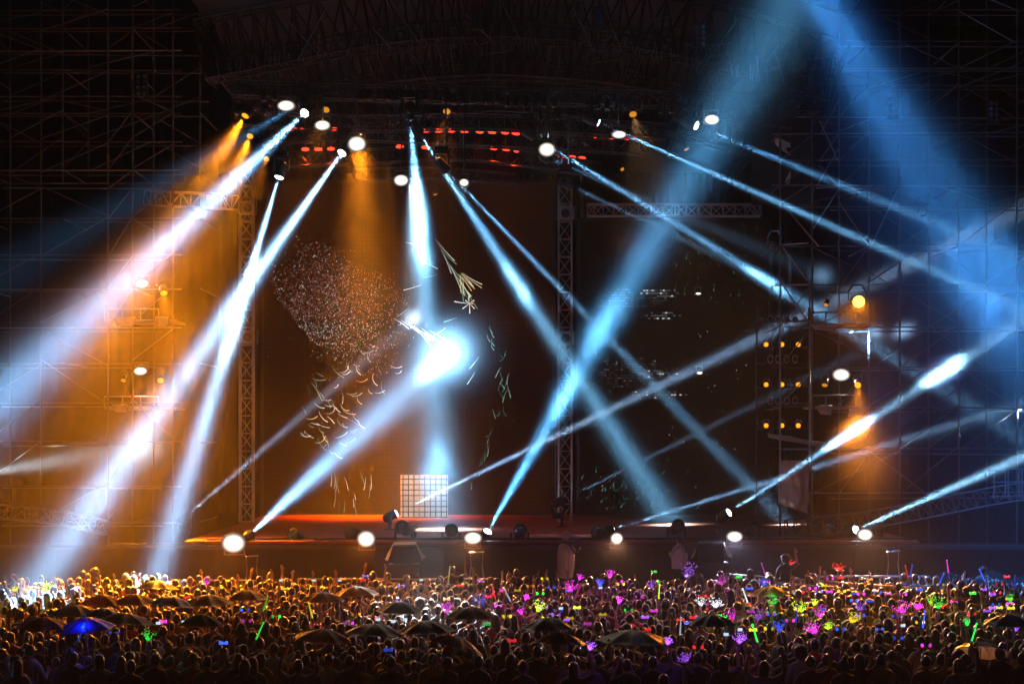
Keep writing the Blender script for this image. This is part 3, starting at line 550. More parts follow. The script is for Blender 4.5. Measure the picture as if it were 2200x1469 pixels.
for nm, x0, x1, n, y in [('left', 820, 900, 5, 240), ('middle', 962, 1010, 4, 236), ('right', 1140, 1200, 4, 250)]:
    for k in range(n):
        o = copy_tree(proto); o.location = P(x0+(x1-x0)*k/(n-1), y, 58.2); o.scale = (.8, .8, .8); o.rotation_euler = (random.uniform(-.2, .2), random.uniform(-.3, .3), 0)
        tag(o, f'{ORD[k]} small unlit can from the left in the lower {nm} cluster of the grid', 'stage lamp', 'small unlit cans below the front truss')
# silvery dark spots with bent yokes under the grid
for x, y, dx, lab in ((868, 408, .7, 'bent silver spot lamp below the strobe left of the vertical beam'), (700, 240, 0, 'dark lamp with a wide square yoke near the left strobes'), (838, 292, .2, 'silver edged lamp left of the vertical beam top'), (1600, 280, .6, 'silver lamp hanging left of the right amber lamp'), (1545, 285, -.5, 'unlit lamp hanging below the lone right strobe'), (1230, 305, .3, 'unlit lamp right of the glaring right centre strobe'), (640, 352, -.2, 'dark red edged lamp under the left red rows'), (505, 246, -.4, 'unlit lamp beside the far left amber lamp'), (575, 246, .3, 'unlit lamp under the highest left strobe'), (1660, 530, -.4, 'grey lamp on the inner pole of the right scaffold'), (1985, 458, .3, 'small pale lamp high in the right scaffold')):
    par(P(x, y, gy(y) if y < 430 else 59.5), (dx, -.7, -.6), lab, GLASSD, 'unlit spot lamps', s=1.35)
# eight lamp audience blinders high on the girders
for x, y, lab in ((1025, 38, 'unlit eight lamp blinder under the roof left of the peak'), (1285, 40, 'unlit eight lamp blinder under the roof right of the peak'), (1505, 76, 'unlit eight lamp blinder left of the wide blue beam'), (303, 182, 'unlit eight lamp blinder on the left scaffold'), (1920, 232, 'unlit eight lamp blinder in the wide right blue beam'), (2136, 240, 'unlit eight lamp blinder at the far right of the scaffold'), (1708, 130, 'unlit eight lamp blinder between the blue beams')):
    p = P(x, y, 56); t = thing('audience_blinder', lab, 'stage lamp', p, 'unlit eight lamp blinders'); MB().box((0, .1, 0), (.34, .12, .66)).build('housing', BLACK, t)
    for i in range(4):
        for k in (-1, 1): MB().lathe([(.06, 0), (.065, .02), (.05, .03), (.02, .0)], (k*.08, .04, -.24+i*.16), (k*.15, -1, -.1), 10).build('reflector', SILVER, t, smooth=True)
# ------------------------------------------------------------------ other things on and around the stage
for x, y, w_, lab in ((868, 1190, 62, 'monitor wedge under a white plastic sheet left of centre in front of the stage'), (1528, 1187, 68, 'monitor wedge under a white plastic sheet right of the white shirted person')):
    p = P(x, y+20, 55.6); k = w_/F*55.6; t = thing('monitor_wedge', lab, 'speaker', p, 'covered monitor wedges'); hgt = 46/F*55.6
    b = MB(); b.add([(-k*.38, -.2, 0), (k*.38, -.2, 0), (k*.38, .3, 0), (-k*.38, .3, 0), (-k*.38, -.12, hgt*.8), (k*.38, -.12, hgt*.8), (k*.36, .25, hgt*.9), (-k*.36, .25, hgt*.9)], [(0, 1, 5, 4), (1, 2, 6, 5), (2, 3, 7, 6), (3, 0, 4, 7), (4, 5, 6, 7), (0, 3, 2, 1)]); b.build('cabinet', BLACK, t)
    b = MB(); n = 14
    for side in (-1, 1):
        for i in range(n):
            pass
    top = [(-k*.42, -.05, hgt*.86), (k*.42, -.05, hgt*.9), (k*.40, .3, hgt*.98), (-k*.36, .3, hgt*.98)]
    b.add(top, [(0, 1, 2, 3)]); random.seed(int(x))
    for (u, v, s) in ((3, 0, -1), (1, 2, 1)):
        pv = None
        for i in range(7):
            f = i/6; a = Vector(top[u]).lerp(Vector(top[v]), f); c = a+Vector((s*(.1+.1*(i % 2)+random.uniform(0, .08)), random.uniform(-.05, .05), -hgt*random.uniform(.6, .8)))
            if pv: b.add([pv[0], a, c, pv[1]], [(0, 1, 2, 3)])
            pv = (a, c)
    b.build('plastic_sheet', mat('white_plastic', (.75, .68, .62), .3, trans=.15, bump=.5, vscale=9), t)
    MB().box((0, 0, -.6), (k*1.05, .8, 1.2)).build('riser', BLACK, t)
for x, ytop, r, lab in ((1024, 1186, 15, 'slim bent stand with a white ring on top at the pit rail'), (541, 1194, 13, 'slim stand with an oval ring below the left strobe'), (1919, 1184, 13, 'slim stand with an oval ring below the right strobe')):
    p = P(x, ytop+58, 55.4); sc_ = 55.4/F; t = thing('ring_stand', lab, 'stand', p, 'slim ring stands in the pit'); b = MB()
    b.path([(math.cos(i*math.pi/8)*r*sc_, math.sin(i*math.pi/8)*r*sc_, 58*sc_+.012*math.cos(i*math.pi/8)) for i in range(17)], .02, 6); b.build('ring', STEEL, t)
    b = MB()
    for s in (-1, 1): b.path([(s*r*sc_*.9, 0, 56*sc_), (s*r*sc_*.8, 0, 30*sc_), (s*r*sc_*1.3, 0, -.4), (s*r*sc_*1.3, 0, -1.6)], .018, 5)
    b.build('leg', STEEL, t)
# yellow flowers on stage
for x, y, lab in ((858, 1126, 'bunch of yellow flowers behind the tilted moving lamp'), (888, 1133, 'smaller bunch of yellow flowers right of the first bunch')):
    p = P(x, y+10, 58.6); t = thing('flower_bunch', lab, 'flowers', p, 'flowers on the stage edge'); random.seed(x)
    b = MB(); b2 = MB()
    for i in range(16):
        q = Vector((random.gauss(0, .1), random.gauss(0, .08), .16+random.random()*.16)); b2.tube((0, 0, 0), q, .008, 4)
        for j in range(5): a = j*1.256; b.ball(q+Vector((math.cos(a)*.03, math.sin(a)*.03, .01)), (.026, .026, .012), None, 6, 4)
    b.build('petal_cluster', mat('yellow_petals', (.8, .42, .03), .6), t); b2.build('stem', mat('stem_green', (.06, .12, .03), .6), t)
    MB().lathe([(.08, -.15), (.1, .0), (.11, .02)], n=10).build('pot', BLACK, t)
# white sign pieces on the dark right wing
t = thing('wall_emblem', 'two pale curved emblem pieces on the dark panel right of the stage', 'sign', P(1690, 350, 62))
def slab(pix, Y, th, name, m, parent):
    b = MB(); n = len(pix); a = [P(x, y, Y) for x, y in pix]; c = [v+Vector((0, th, 0)) for v in a]
    b.add(a+c, [tuple(range(n)), tuple(range(2*n-1, n-1, -1))]+[(i, (i+1) % n, n+(i+1) % n, n+i) for i in range(n)]); return b.build(name, m, parent, off=parent.location if parent else None)
WH = mat('sign_white', (.75, .68, .64), .5)
slab([(1664, 301), (1668, 297), (1676, 298), (1698, 308), (1699, 316), (1692, 317), (1688, 320), (1692, 326), (1700, 333), (1698, 334), (1680, 322), (1668, 312)], 61.5, .06, 'emblem_piece', WH, t)
slab([(1699, 367), (1699, 380), (1696, 394), (1690, 395), (1687, 391), (1691, 379)], 61.5, .06, 'emblem_piece', WH, t)
MB().box(P(1685, 350, 61.9)+Vector((.0, .1, 0)), (2.0, .1, 2.6)).build('panel', mat('sign_dark', (.02, .02, .024), .6), t, off=t.location)
# plastic wrapped bundle hanging at the foot of the right scaffold
def cloth(name, label, pix, Y, m, cat, group=None, bulge=.35, n=14, seed=1):
    (x0, y0), (x1, y1), (x2, y2), (x3, y3) = pix; ctr = P(x3, y3, Y); b = MB(); vs = []
    for j in range(n+1):
        for i in range(n+1):
            u, v = i/n, j/n; x = (x0*(1-u)+x1*u)*(1-v)+(x3*(1-u)+x2*u)*v; y = (y0*(1-u)+y1*u)*(1-v)+(y3*(1-u)+y2*u)*v
            nz = noise.noise(Vector((u*4+seed, v*5, seed)))*.22+noise.noise(Vector((u*13, v*9+seed, 2)))*.1
            q = P(x+nz*14*(v), y+nz*8, Y); q.y -= bulge*math.sin(math.pi*u)*(.4+.6*v)+nz*.5; vs.append(q-ctr)
    b.add(vs, [(j*(n+1)+i, j*(n+1)+i+1, (j+1)*(n+1)+i+1, (j+1)*(n+1)+i) for j in range(n) for i in range(n)])
    o = b.build(name, m, smooth=True); o.location = ctr; sm = o.modifiers.new('t', 'SOLIDIFY'); sm.thickness = .01
    return tag(o, label, cat, group)
PLAS = mat('clear_plastic_wrap', (.42, .30, .25), .18, trans=0, bump=.6, vscale=4, coat=.6)
cloth('plastic_wrap', 'reddish plastic wrapped bundle hanging at the foot of the right scaffold', [(1674, 988), (1738, 990), (1738, 1104), (1672, 1082)], 59, PLAS, 'plastic wrap', n=22)
DRAPE = mat('grey_plastic_drape', (.4, .36, .33), .35, bump=.6, vscale=5, coat=.3)
for k, (pix, lab) in enumerate((([(1750, 872), (1790, 870), (1784, 892), (1764, 890)], 'crumpled grey plastic cover on the right scaffold shelf under the strobe'), ([(1826, 878), (1870, 874), (1850, 892), (1822, 894)], 'second crumpled plastic cover at the right end of that shelf'), ([(1740, 698), (1800, 696), (1790, 714), (1752, 708)], 'plastic cover on the upper right scaffold shelf'), ([(1648, 930), (1780, 952), (1776, 962), (1652, 940)], 'long pale plastic strip sagging under the amber rack'), ([(240, 682), (292, 680), (284, 700), (252, 700)], 'pale crumpled cover on the upper left scaffold shelf'), ([(334, 680), (362, 680), (358, 702), (330, 702)], 'second pale cover at the right end of the upper left shelf'), ([(240, 868), (276, 868), (270, 886), (246, 884)], 'pale crumpled cover on the lower left scaffold shelf'))):
    cloth('plastic_cover', lab, pix, 59.5 if pix[0][0] > 900 else 61.6, DRAPE, 'cover', 'plastic covers on the side scaffolds', bulge=.15, n=8, seed=k+3)
# work platforms on both scaffolds
for (x0, x1, y, Y, lab) in ((225, 380, 690, 62.2, 'upper work platform on the left scaffold'), (225, 380, 878, 62.2, 'lower work platform on the left scaffold'), (1742, 1870, 698, 60.2, 'upper work platform on the right scaffold'), (1742, 1870, 876, 60.2, 'lower work platform on the right scaffold')):
    p = P(x0, y, Y); t = thing('work_platform', lab, 'platform', p, 'work platforms on the scaffolds'); a = P(x1, y, Y)
    MB().box(((a.x-p.x)/2, .8, 0), (a.x-p.x, 1.6, .06)).build('deck', mat('platform_plank', (.3, .22, .15), .7, var=.3), t)
    b = MB(); b.tube((0, -.05, .02), (a.x-p.x, -.05, .02), .03)
    for yy in (.38, ): b.tube((0, -.05, yy), ((a.x-p.x)*.75, -.05, yy), .025)
    for k in range(4): b.tube(((a.x-p.x)*k/4, -.05, 0), ((a.x-p.x)*k/4, -.05, .4), .02)
    b.build('rail', STEEL, t)
# barriers
def barrier(label, p0, p1, z0, z1, m, group='crowd barriers'):
    a = Vector(p0); c = Vector(p1); t = thing('crowd_barrier', label, 'barrier', (a.x, a.y, 0), group); b = MB(); L = (c-a).length
    for z in (z1, (z0+z1)/2+.1): b.tube((a.x, a.y, z), (c.x, c.y, z), .032, 6)
    b.build('rail', m, t, off=t.location); b = MB()
    for i in range(int(L/.5)+1): q = a.lerp(c, i/(int(L/.5))); b.tube((q.x, q.y, 0), (q.x, q.y, z1), .02 if i % 4 else .03, 5)
    b.build('post', m, t, off=t.location); return t
RAIL = mat('rail_metal', (.75, .74, .72), .3, .85)
a = P(640, 0, 55.2); c = P(1070, 0, 55.2); barrier('pit rail before the stage between the left ring stand and the poncho cameraman', (a.x, 55.2, 0), (c.x, 55.2, 0), .2, 1.55, RAIL)
a = P(1490, 1240, deep(1240, 1.5)); c = P(1980, 1278, deep(1278, 1.5)); barrier('slanting white rail through the right of the crowd, upper of two', (a.x, a.y, 0), (c.x, c.y, 0), .2, 1.66, RAIL)
a = P(1560, 1250, deep(1252, 1.5)); c = P(1900, 1279, deep(1281, 1.5)); barrier('slanting white rail through the right of the crowd, lower of two', (a.x, a.y, 0), (c.x, c.y, 0), .2, 1.62, RAIL)
a = P(1740, 0, 55.2); c = P(1990, 0, 55.2); barrier('pit rail before the right end of the stage', (a.x, 55.2, 0), (c.x, 55.2, 0), .2, 1.62, RAIL)
a = P(200, 0, 55.3); c = P(600, 0, 55.3); barrier('pit rail before the left end of the stage', (a.x, 55.3, 0), (c.x, 55.3, 0), .2, 1.5, STEEL)


# ------------------------------------------------------------------ people
random.seed(21)
HAIRC = [mat('black_hair', (.008, .006, .005), .34, sheen=.35), mat('brown_hair', (.025, .012, .007), .36, sheen=.4), mat('dyed_hair', (.1, .04, .018), .38, sheen=.4), mat('pale_cap_cloth', (.55, .52, .48), .7, sheen=.4)]
SHIRTS = [('black', (.012, .012, .013)), ('dark blue', (.015, .022, .06)), ('white', (.42, .4, .38)), ('grey', (.09, .09, .09)), ('red', (.25, .02, .015)), ('brown', (.08, .04, .02)), ('pale blue', (.13, .17, .25)), ('yellow', (.3, .2, .04))]
SHM = [mat(n.replace(' ', '_')+'_shirt', c, .75, sheen=.5) for n, c in SHIRTS]
TROU = [mat('dark_trousers', (.02, .022, .03), .8), mat('jeans', (.05, .07, .13), .8)]
POSES = {  # (elbow, wrist) right then left
 'down': (((.235, -.02, 1.13), (.24, .1, .9)), ((-.235, -.02, 1.13), (-.24, .1, .9))),
 'raise': (((.33, .1, 1.50), (.31, .17, 1.76)), ((-.24, .0, 1.13), (-.2, .14, .92))),
 'phone': (((.25, .2, 1.30), (.11, .33, 1.58)), ((-.25, .2, 1.30), (-.11, .33, 1.58))),
 'both': (((.33, .06, 1.50), (.30, .12, 1.78)), ((-.33, .06, 1.52), (-.27, .1, 1.80))),
 'hold': (((.25, .06, 1.13), (.2, .27, 1.25)), ((-.24, .08, 1.13), (-.12, .27, 1.2))),
}
def evaluated(o):
    dg = bpy.context.evaluated_depsgraph_get(); dg.update(); return bpy.data.meshes.new_from_object(o.evaluated_get(dg), depsgraph=dg)
def make_body(pose):
    J = [(0, 0, .93), (0, 0, 1.08), (0, -.005, 1.27), (0, -.01, 1.41), (0, 0, 1.49), (0, .015, 1.56)]
    R = [(.15, .115), (.13, .10), (.165, .115), (.12, .085), (.052, .055), (.055, .06)]
    E = [(0, 1), (1, 2), (2, 3), (3, 4), (4, 5)]; bones = [(0, 1, 't'), (1, 2, 't'), (2, 3, 't'), (3, 4, 'n'), (4, 5, 'n')]
    hands = []
    for s, (el, wr) in ((1, POSES[pose][0]), (-1, POSES[pose][1])):
        n = len(J); e = Vector(el); q = Vector(wr); hd = q+(q-e).normalized()*.05
        J += [(s*.165, -.01, 1.395), el, wr, tuple(hd)]; R += [(.062, .06), (.045, .045), (.03, .027), (.036, .02)]
        E += [(3, n), (n, n+1), (n+1, n+2), (n+2, n+3)]; bones += [(3, n, 's'), (n, n+1, 's'), (n+1, n+2, 'h'), (n+2, n+3, 'h')]; hands.append((s, q, (q-e).normalized()))
        n = len(J); J += [(s*.09, 0, .86), (s*.1, .015, .49), (s*.1, -.015, .1), (s*.115, .1, .04)]; R += [(.095, .1), (.062, .064), (.042, .045), (.04, .035)]
        E += [(0, n), (n, n+1), (n+1, n+2), (n+2, n+3)]; bones += [(0, n, 'l'), (n, n+1, 'l'), (n+1, n+2, 'l'), (n+2, n+3, 'f')]
    me = bpy.data.meshes.new('tmp'); me.from_pydata(J, E, []); o = bpy.data.objects.new('tmp', me); COL.objects.link(o)
    o.modifiers.new('s', 'SKIN'); sk = me.skin_vertices[0].data
    for i, r in enumerate(R): sk[i].radius = r; sk[i].use_root = i == 0
    o.modifiers.new('u', 'SUBSURF').levels = 1
    m1 = evaluated(o); b = MB()
    b.add([v.co[:] for v in m1.vertices], [tuple(p.vertices) for p in m1.polygons])
    b.ball((0, .02, 1.605), (.074, .094, .112), None, 16, 12); b.ball((0, .045, 1.53), (.05, .055, .045), None, 12, 8)      # skull and jaw
    b.ball((0, .118, 1.59), (.014, .02, .024), None, 8, 6); b.ball((0, .10, 1.548), (.026, .012, .009), None, 8, 6)            # nose and mouth
    for s in (-1, 1): b.ball((s*.075, .01, 1.6), (.014, .022, .032), None, 8, 6); b.ball((s*.03, .103, 1.612), (.015, .012, .01), None, 8, 6)
    for s, q, d in hands:
        side = d.cross(Vector((0, 1, .2))).normalized(); b.ball(q+d*.05, (.036, .024, .045), d.to_track_quat('Z', 'Y').to_matrix(), 10, 7)
        bend = d.cross(side).normalized()
        for k, L in enumerate((.058, .07, .074, .064)):
            r0 = q+d*.085+side*((k-1.5)*.02); r1 = r0+d*L*.55+bend*.008; b.path([r0-d*.02, r0, r1, r1+d*L*.4+bend*.03], .0095, 6)
        r0 = q+d*.03+side*(-.034*s); b.path([r0, r0+side*(-.03*s)+d*.03, r0+side*(-.035*s)+d*.062+bend*.015], .0105, 6)
    o2 = bpy.data.objects.new('tmp', b.mesh('tmp', SKIN)); COL.objects.link(o2)
    rm = o2.modifiers.new('r', 'REMESH'); rm.mode = 'VOXEL'; rm.voxel_size = .013
    sm = o2.modifiers.new('m', 'SMOOTH'); sm.iterations = 2; sm.factor = .4
    dc = o2.modifiers.new('d', 'DECIMATE'); dc.ratio = .16; hi = evaluated(o2); dc.ratio = .016; lo = evaluated(o2)
    for x in (o, o2): bpy.data.objects.remove(x)
    JV = [Vector(j) for j in J]
    def near(p):
        best = None
        for a, c, k in bones:
            A, B = JV[a], JV[c]; t = max(0, min(1, (p-A).dot(B-A)/(B-A).length_squared)); d = (p-A.lerp(B, t)).length
            d -= .08 if k in 'tl' else 0
            if best is None or d < best[0]: best = (d, k)
        return best[1] if p.z < 1.5 or best[1] in 'sh' else 'n'
    def cloth_part(src, keys, name, grow):
        lab = [near(v.co) in keys for v in src.vertices]; idx = {}; vs = []; fs = []
        for p in src.polygons:
            if all(lab[i] for i in p.vertices):
                for i in p.vertices:
                    if i not in idx: idx[i] = len(vs); vs.append(src.vertices[i].co+src.vertices[i].normal*grow)
                fs.append([idx[i] for i in p.vertices])
        me = bpy.data.meshes.new(name); me.from_pydata(vs, [], fs); me.polygons.foreach_set('use_smooth', [True]*len(fs)); me.update(); me.materials.append(SHM[0]); return me
    for m in (hi, lo):
        m.polygons.foreach_set('use_smooth', [True]*len(m.polygons)); m.materials.clear(); m.materials.append(SKIN)
    hi.name = 'person_'+pose
    labs = ['skin' if near(v.co) in 'nh' else 'shirt' if near(v.co) in 'ts' else 'leg' for v in lo.vertices]
    return dict(hi=hi, lo=lo, labs=labs, shirt=cloth_part(hi, 'ts', 'shirt', .012), trousers=cloth_part(hi, 'l', 'trousers', .01))
BODY = {k: make_body(k) for k in POSES}
def make_hair(kind, n=18, m=14):
    b = MB(); vs = []; fs = []
    rx, ry, rz, cy, cz = {'short': (.084, .104, .112, .008, 1.628), 'curly': (.125, .135, .135, -.01, 1.64), 'cap': (.088, .11, .105, .012, 1.636)}.get(kind, (.09, .108, .116, .004, 1.624))
    for j in range(m+1):
        t = math.pi*j/m*.86
        for i in range(n):
            a = 2*math.pi*i/n; x, y, z = math.sin(t)*math.cos(a), math.sin(t)*math.sin(a), math.cos(t)
            v = Vector((x*rx, y*ry+cy, z*rz+cz)); k = noise.noise(v*(34 if kind == 'curly' else 22))
            v += Vector((x, y, z))*k*(.028 if kind == 'curly' else .012)
            if kind in ('long', 'bob', 'tail') and y < .25 and z < 0:
                dep = {'long': .40, 'bob': .13, 'tail': .05}[kind]; v.z -= dep*(-z)**1.1; v.x *= 1+.25*(-z); v.y = min(v.y, .02)-.02*(-z)-(.05*(-z) if kind == 'long' else 0)
            vs.append(v)
    for j in range(m):
        for i in range(n):
            c = sum((vs[k] for k in (j*n+i, j*n+(i+1) % n, (j+1)*n+i)), Vector())/3
            if c.y > .055 and c.z < 1.655: continue
            fs.append((j*n+i, (j+1)*n+i, (j+1)*n+(i+1) % n, j*n+(i+1) % n))
    b.add(vs, fs)
    if kind == 'tail': b.path([(0, -.09, 1.66), (0, -.15, 1.66), (0, -.18, 1.58), (.01, -.16, 1.44)], .032, 7, taper=lambda t: 1.1-t*.8)
    if kind == 'bun': b.ball((0, -.05, 1.75), (.05, .05, .045), None, 10, 7)
    if kind == 'cap': b.ball((0, .13, 1.645), (.07, .075, .012), None, 12, 6)
    return b.mesh(kind+'_hair', HAIRC[0], True)
HAIRS = {k: make_hair(k) for k in ('short', 'curly', 'cap', 'long', 'bob', 'tail', 'bun')}
HLAB = {'short': 'short haired', 'curly': 'curly haired', 'cap': 'cap wearing', 'long': 'long haired', 'bob': 'bob haired', 'tail': 'pony tailed', 'bun': 'bun haired'}
def person(x, y, z=0, pose='down', hair='short', hc=0, sc=0, tc=0, rz=0, scale=1, label=None, group='concert goers seen from behind'):
    o = bpy.data.objects.new('person', BODY[pose]['hi']); COL.objects.link(o); o.location = (x, y, z); o.rotation_euler = (0, 0, rz); o.scale = (scale,)*3
    o['category'] = 'person'
    if group: o['group'] = group
    if label: tag(o, label, 'person', group)
    for nm, me, m in (('hair', HAIRS[hair], HAIRC[3] if hair == 'cap' and hc == 2 else HAIRC[hc]), ('shirt', BODY[pose]['shirt'], SHM[sc]), ('trousers', BODY[pose]['trousers'], TROU[tc])):
        c = bpy.data.objects.new('cap' if nm == 'hair' and hair == 'cap' else nm, me); COL.objects.link(c); c.parent = o; c.material_slots[0].link = 'OBJECT'; c.material_slots[0].material = m
    return o
def to_px(v): return (1100+v[0]*F/v[1], YH+(H-v[2])*F/v[1])
LAND = []      # (px, py, phrase) things that labels may point at

# umbrellas
def plaid(name, base, line, sc):
    m = bpy.data.materials.new(name); m.use_nodes = True; nt = m.node_tree; bs = nt.nodes['Principled BSDF']; N = nt.nodes.new; L = nt.links.new
    tc = N('ShaderNodeTexCoord'); mx = N('ShaderNodeMix'); mx.data_type = 'RGBA'; mx.inputs[6].default_value = (*base, 1); mx.inputs[7].default_value = (*line, 1); acc = None
    for ax in 'XY':
        wv = N('ShaderNodeTexWave'); wv.bands_direction = ax; wv.inputs['Scale'].default_value = sc; L(tc.outputs['Object'], wv.inputs['Vector'])
        g = N('ShaderNodeMath'); g.operation = 'GREATER_THAN'; g.inputs[1].default_value = .72; L(wv.outputs['Fac'], g.inputs[0])
        if acc is None: acc = g
        else: a = N('ShaderNodeMath'); a.operation = 'ADD'; L(acc.outputs[0], a.inputs[0]); L(g.outputs[0], a.inputs[1]); h = N('ShaderNodeMath'); h.operation = 'MULTIPLY'; h.inputs[1].default_value = .5; L(a.outputs[0], h.inputs[0]); acc = h
    L(acc.outputs[0], mx.inputs[0]); L(mx.outputs[2], bs.inputs['Base Color']); bs.inputs['Roughness'].default_value = .45; return thin(m)
def thin(m, f=.55):      # cloth that lets some light through
    nt = m.node_tree; bs = nt.nodes['Principled BSDF']; tr = nt.nodes.new('ShaderNodeBsdfTranslucent'); ms = nt.nodes.new('ShaderNodeMixShader'); ms.inputs[0].default_value = f
    if bs.inputs['Base Color'].is_linked: nt.links.new(bs.inputs['Base Color'].links[0].from_socket, tr.inputs['Color'])
    else: tr.inputs['Color'].default_value = bs.inputs['Base Color'].default_value
    nt.links.new(bs.outputs[0], ms.inputs[1]); nt.links.new(tr.outputs[0], ms.inputs[2]); nt.links.new(ms.outputs[0], nt.nodes['Material Output'].inputs[0]); return m
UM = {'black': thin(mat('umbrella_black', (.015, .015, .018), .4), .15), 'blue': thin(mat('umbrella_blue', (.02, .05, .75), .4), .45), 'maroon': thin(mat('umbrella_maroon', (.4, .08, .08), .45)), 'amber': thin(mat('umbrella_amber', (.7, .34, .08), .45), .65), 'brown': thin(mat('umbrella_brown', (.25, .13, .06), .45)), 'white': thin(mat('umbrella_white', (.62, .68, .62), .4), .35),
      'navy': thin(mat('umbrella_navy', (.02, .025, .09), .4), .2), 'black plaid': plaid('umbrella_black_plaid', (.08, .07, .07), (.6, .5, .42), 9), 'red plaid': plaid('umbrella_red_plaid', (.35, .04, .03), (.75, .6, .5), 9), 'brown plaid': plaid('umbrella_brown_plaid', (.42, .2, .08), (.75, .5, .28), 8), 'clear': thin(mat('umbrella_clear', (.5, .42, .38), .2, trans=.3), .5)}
def canopy_mesh(kind):
    b = MB(); n, m = 48, 7; vs = [(0, 0, 0)]
    for j in range(1, m+1):
        r = j/m
        for i in range(n):
            a = 2*math.pi*i/n; seg = abs(((i % 6)/6)-.5)*2; rr = .52*r*(1-.1*(1-seg**2)*r); vs.append((math.cos(a)*rr, math.sin(a)*rr, -.2*r**1.7-.035*(1-seg**2)*r+(.035*(1-seg**2) if j == m else 0)))
    fs = [(0, 1+i, 1+(i+1) % n) for i in range(n)]+[(1+(j-1)*n+i, 1+j*n+i, 1+j*n+(i+1) % n, 1+(j-1)*n+(i+1) % n) for j in range(1, m) for i in range(n)]
    return b.add(vs, fs).mesh('canopy', UM[kind], True)
UMB = [  # px, py of the top, kind, tilt x, tilt y, scale, phrase
 (338, 1246, 'black', -.1, .12, 1.0, 'the dark umbrella nearest the two white beams'), (290, 1275, 'brown plaid', 0, 0, .95, 'the amber lit plaid umbrella'), (218, 1276, 'amber', .05, -.1, .9, 'the amber umbrella'), (372, 1279, 'black', 0, .2, .95, 'the tilted black umbrella'), (446, 1276, 'brown plaid', 0, -.05, 1.05, 'the wide brown plaid umbrella'), (163, 1298, 'black plaid', 0, 0, 1.05, 'the black plaid umbrella at left'), (95, 1324, 'maroon', 0, 0, 1.05, 'the maroon umbrella'), (183, 1326, 'blue', .1, -.15, 1.05, 'the bright blue umbrella'), (270, 1315, 'black plaid', -.1, .1, 1.1, 'the black plaid umbrella right of the blue one'), (226, 1305, 'black', 0, .1, .9, 'the black umbrella above the blue one'), (532, 1266, 'brown', 0, 0, .9, 'the brown umbrella left of centre'), (692, 1270, 'amber', 0, 0, .95, 'the brown orange umbrella'), (762, 1258, 'amber', 0, -.1, 1.0, 'the broad amber umbrella'), (432, 1318, 'brown', .1, 0, .8, 'the small brown umbrella'), (858, 1291, 'white', .05, 0, .9, 'the white umbrella'), (1010, 1303, 'black plaid', 0, 0, .98, 'the dark plaid umbrella in the centre'), (697, 1350, 'red plaid', .12, .1, 1.05, 'the red plaid umbrella'), (806, 1338, 'navy', 0, .1, 1.1, 'the navy umbrella'), (915, 1332, 'black', 0, -.05, 1.05, 'the big black umbrella left of centre'), (985, 1366, 'black plaid', 0, .5, 1.0, 'the tilted plaid umbrella'), (1178, 1325, 'navy', 0, 0, 1.0, 'the navy umbrella right of centre'), (1208, 1358, 'black', 0, .15, .9, 'the black umbrella below the navy one'), (1362, 1352, 'black', .05, 0, 1.3, 'the very big black umbrella'), (1655, 1258, 'maroon', 0, 0, .9, 'the maroon umbrella beside the white rails'), (1530, 1318, 'black', 0, 0, .9, 'the dark umbrella below the white light cluster'), (2108, 1378, 'clear', -.5, .3, 1.0, 'the tilted clear umbrella'), (2165, 1318, 'navy', 0, 0, .9, 'the navy umbrella at the far right')]
CAN = {}; placed = []; indiv = []
for px, py, kind, tx, ty, s, phr in UMB:
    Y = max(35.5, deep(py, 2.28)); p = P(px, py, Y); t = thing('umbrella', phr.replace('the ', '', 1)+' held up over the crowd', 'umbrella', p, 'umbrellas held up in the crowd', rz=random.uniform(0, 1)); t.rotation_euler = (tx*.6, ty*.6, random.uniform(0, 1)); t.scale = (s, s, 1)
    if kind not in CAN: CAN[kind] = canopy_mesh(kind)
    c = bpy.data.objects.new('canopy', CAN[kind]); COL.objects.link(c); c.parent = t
    MB().tube((0, 0, .06), (0, 0, -.85), .008, 6).build('shaft', STEEL, t); MB().path([(0, 0, -.83), (0, 0, -.95), (.02, 0, -1.0), (.05, 0, -.98)], .014, 6).build('handle', BLACK, t)
    b = MB()
    for i in range(8): a = i*math.pi/4; b.path([(math.cos(a)*r*.52, math.sin(a)*r*.52, -.2*r**1.7-.012) for r in (.05, .3, .6, .8, .98)], .004, 4)
    b.build('rib', STEEL, t)
    LAND.append((px, py+14, phr)); indiv.append((p.x-.2, p.y-.27, 'hold', None, None))
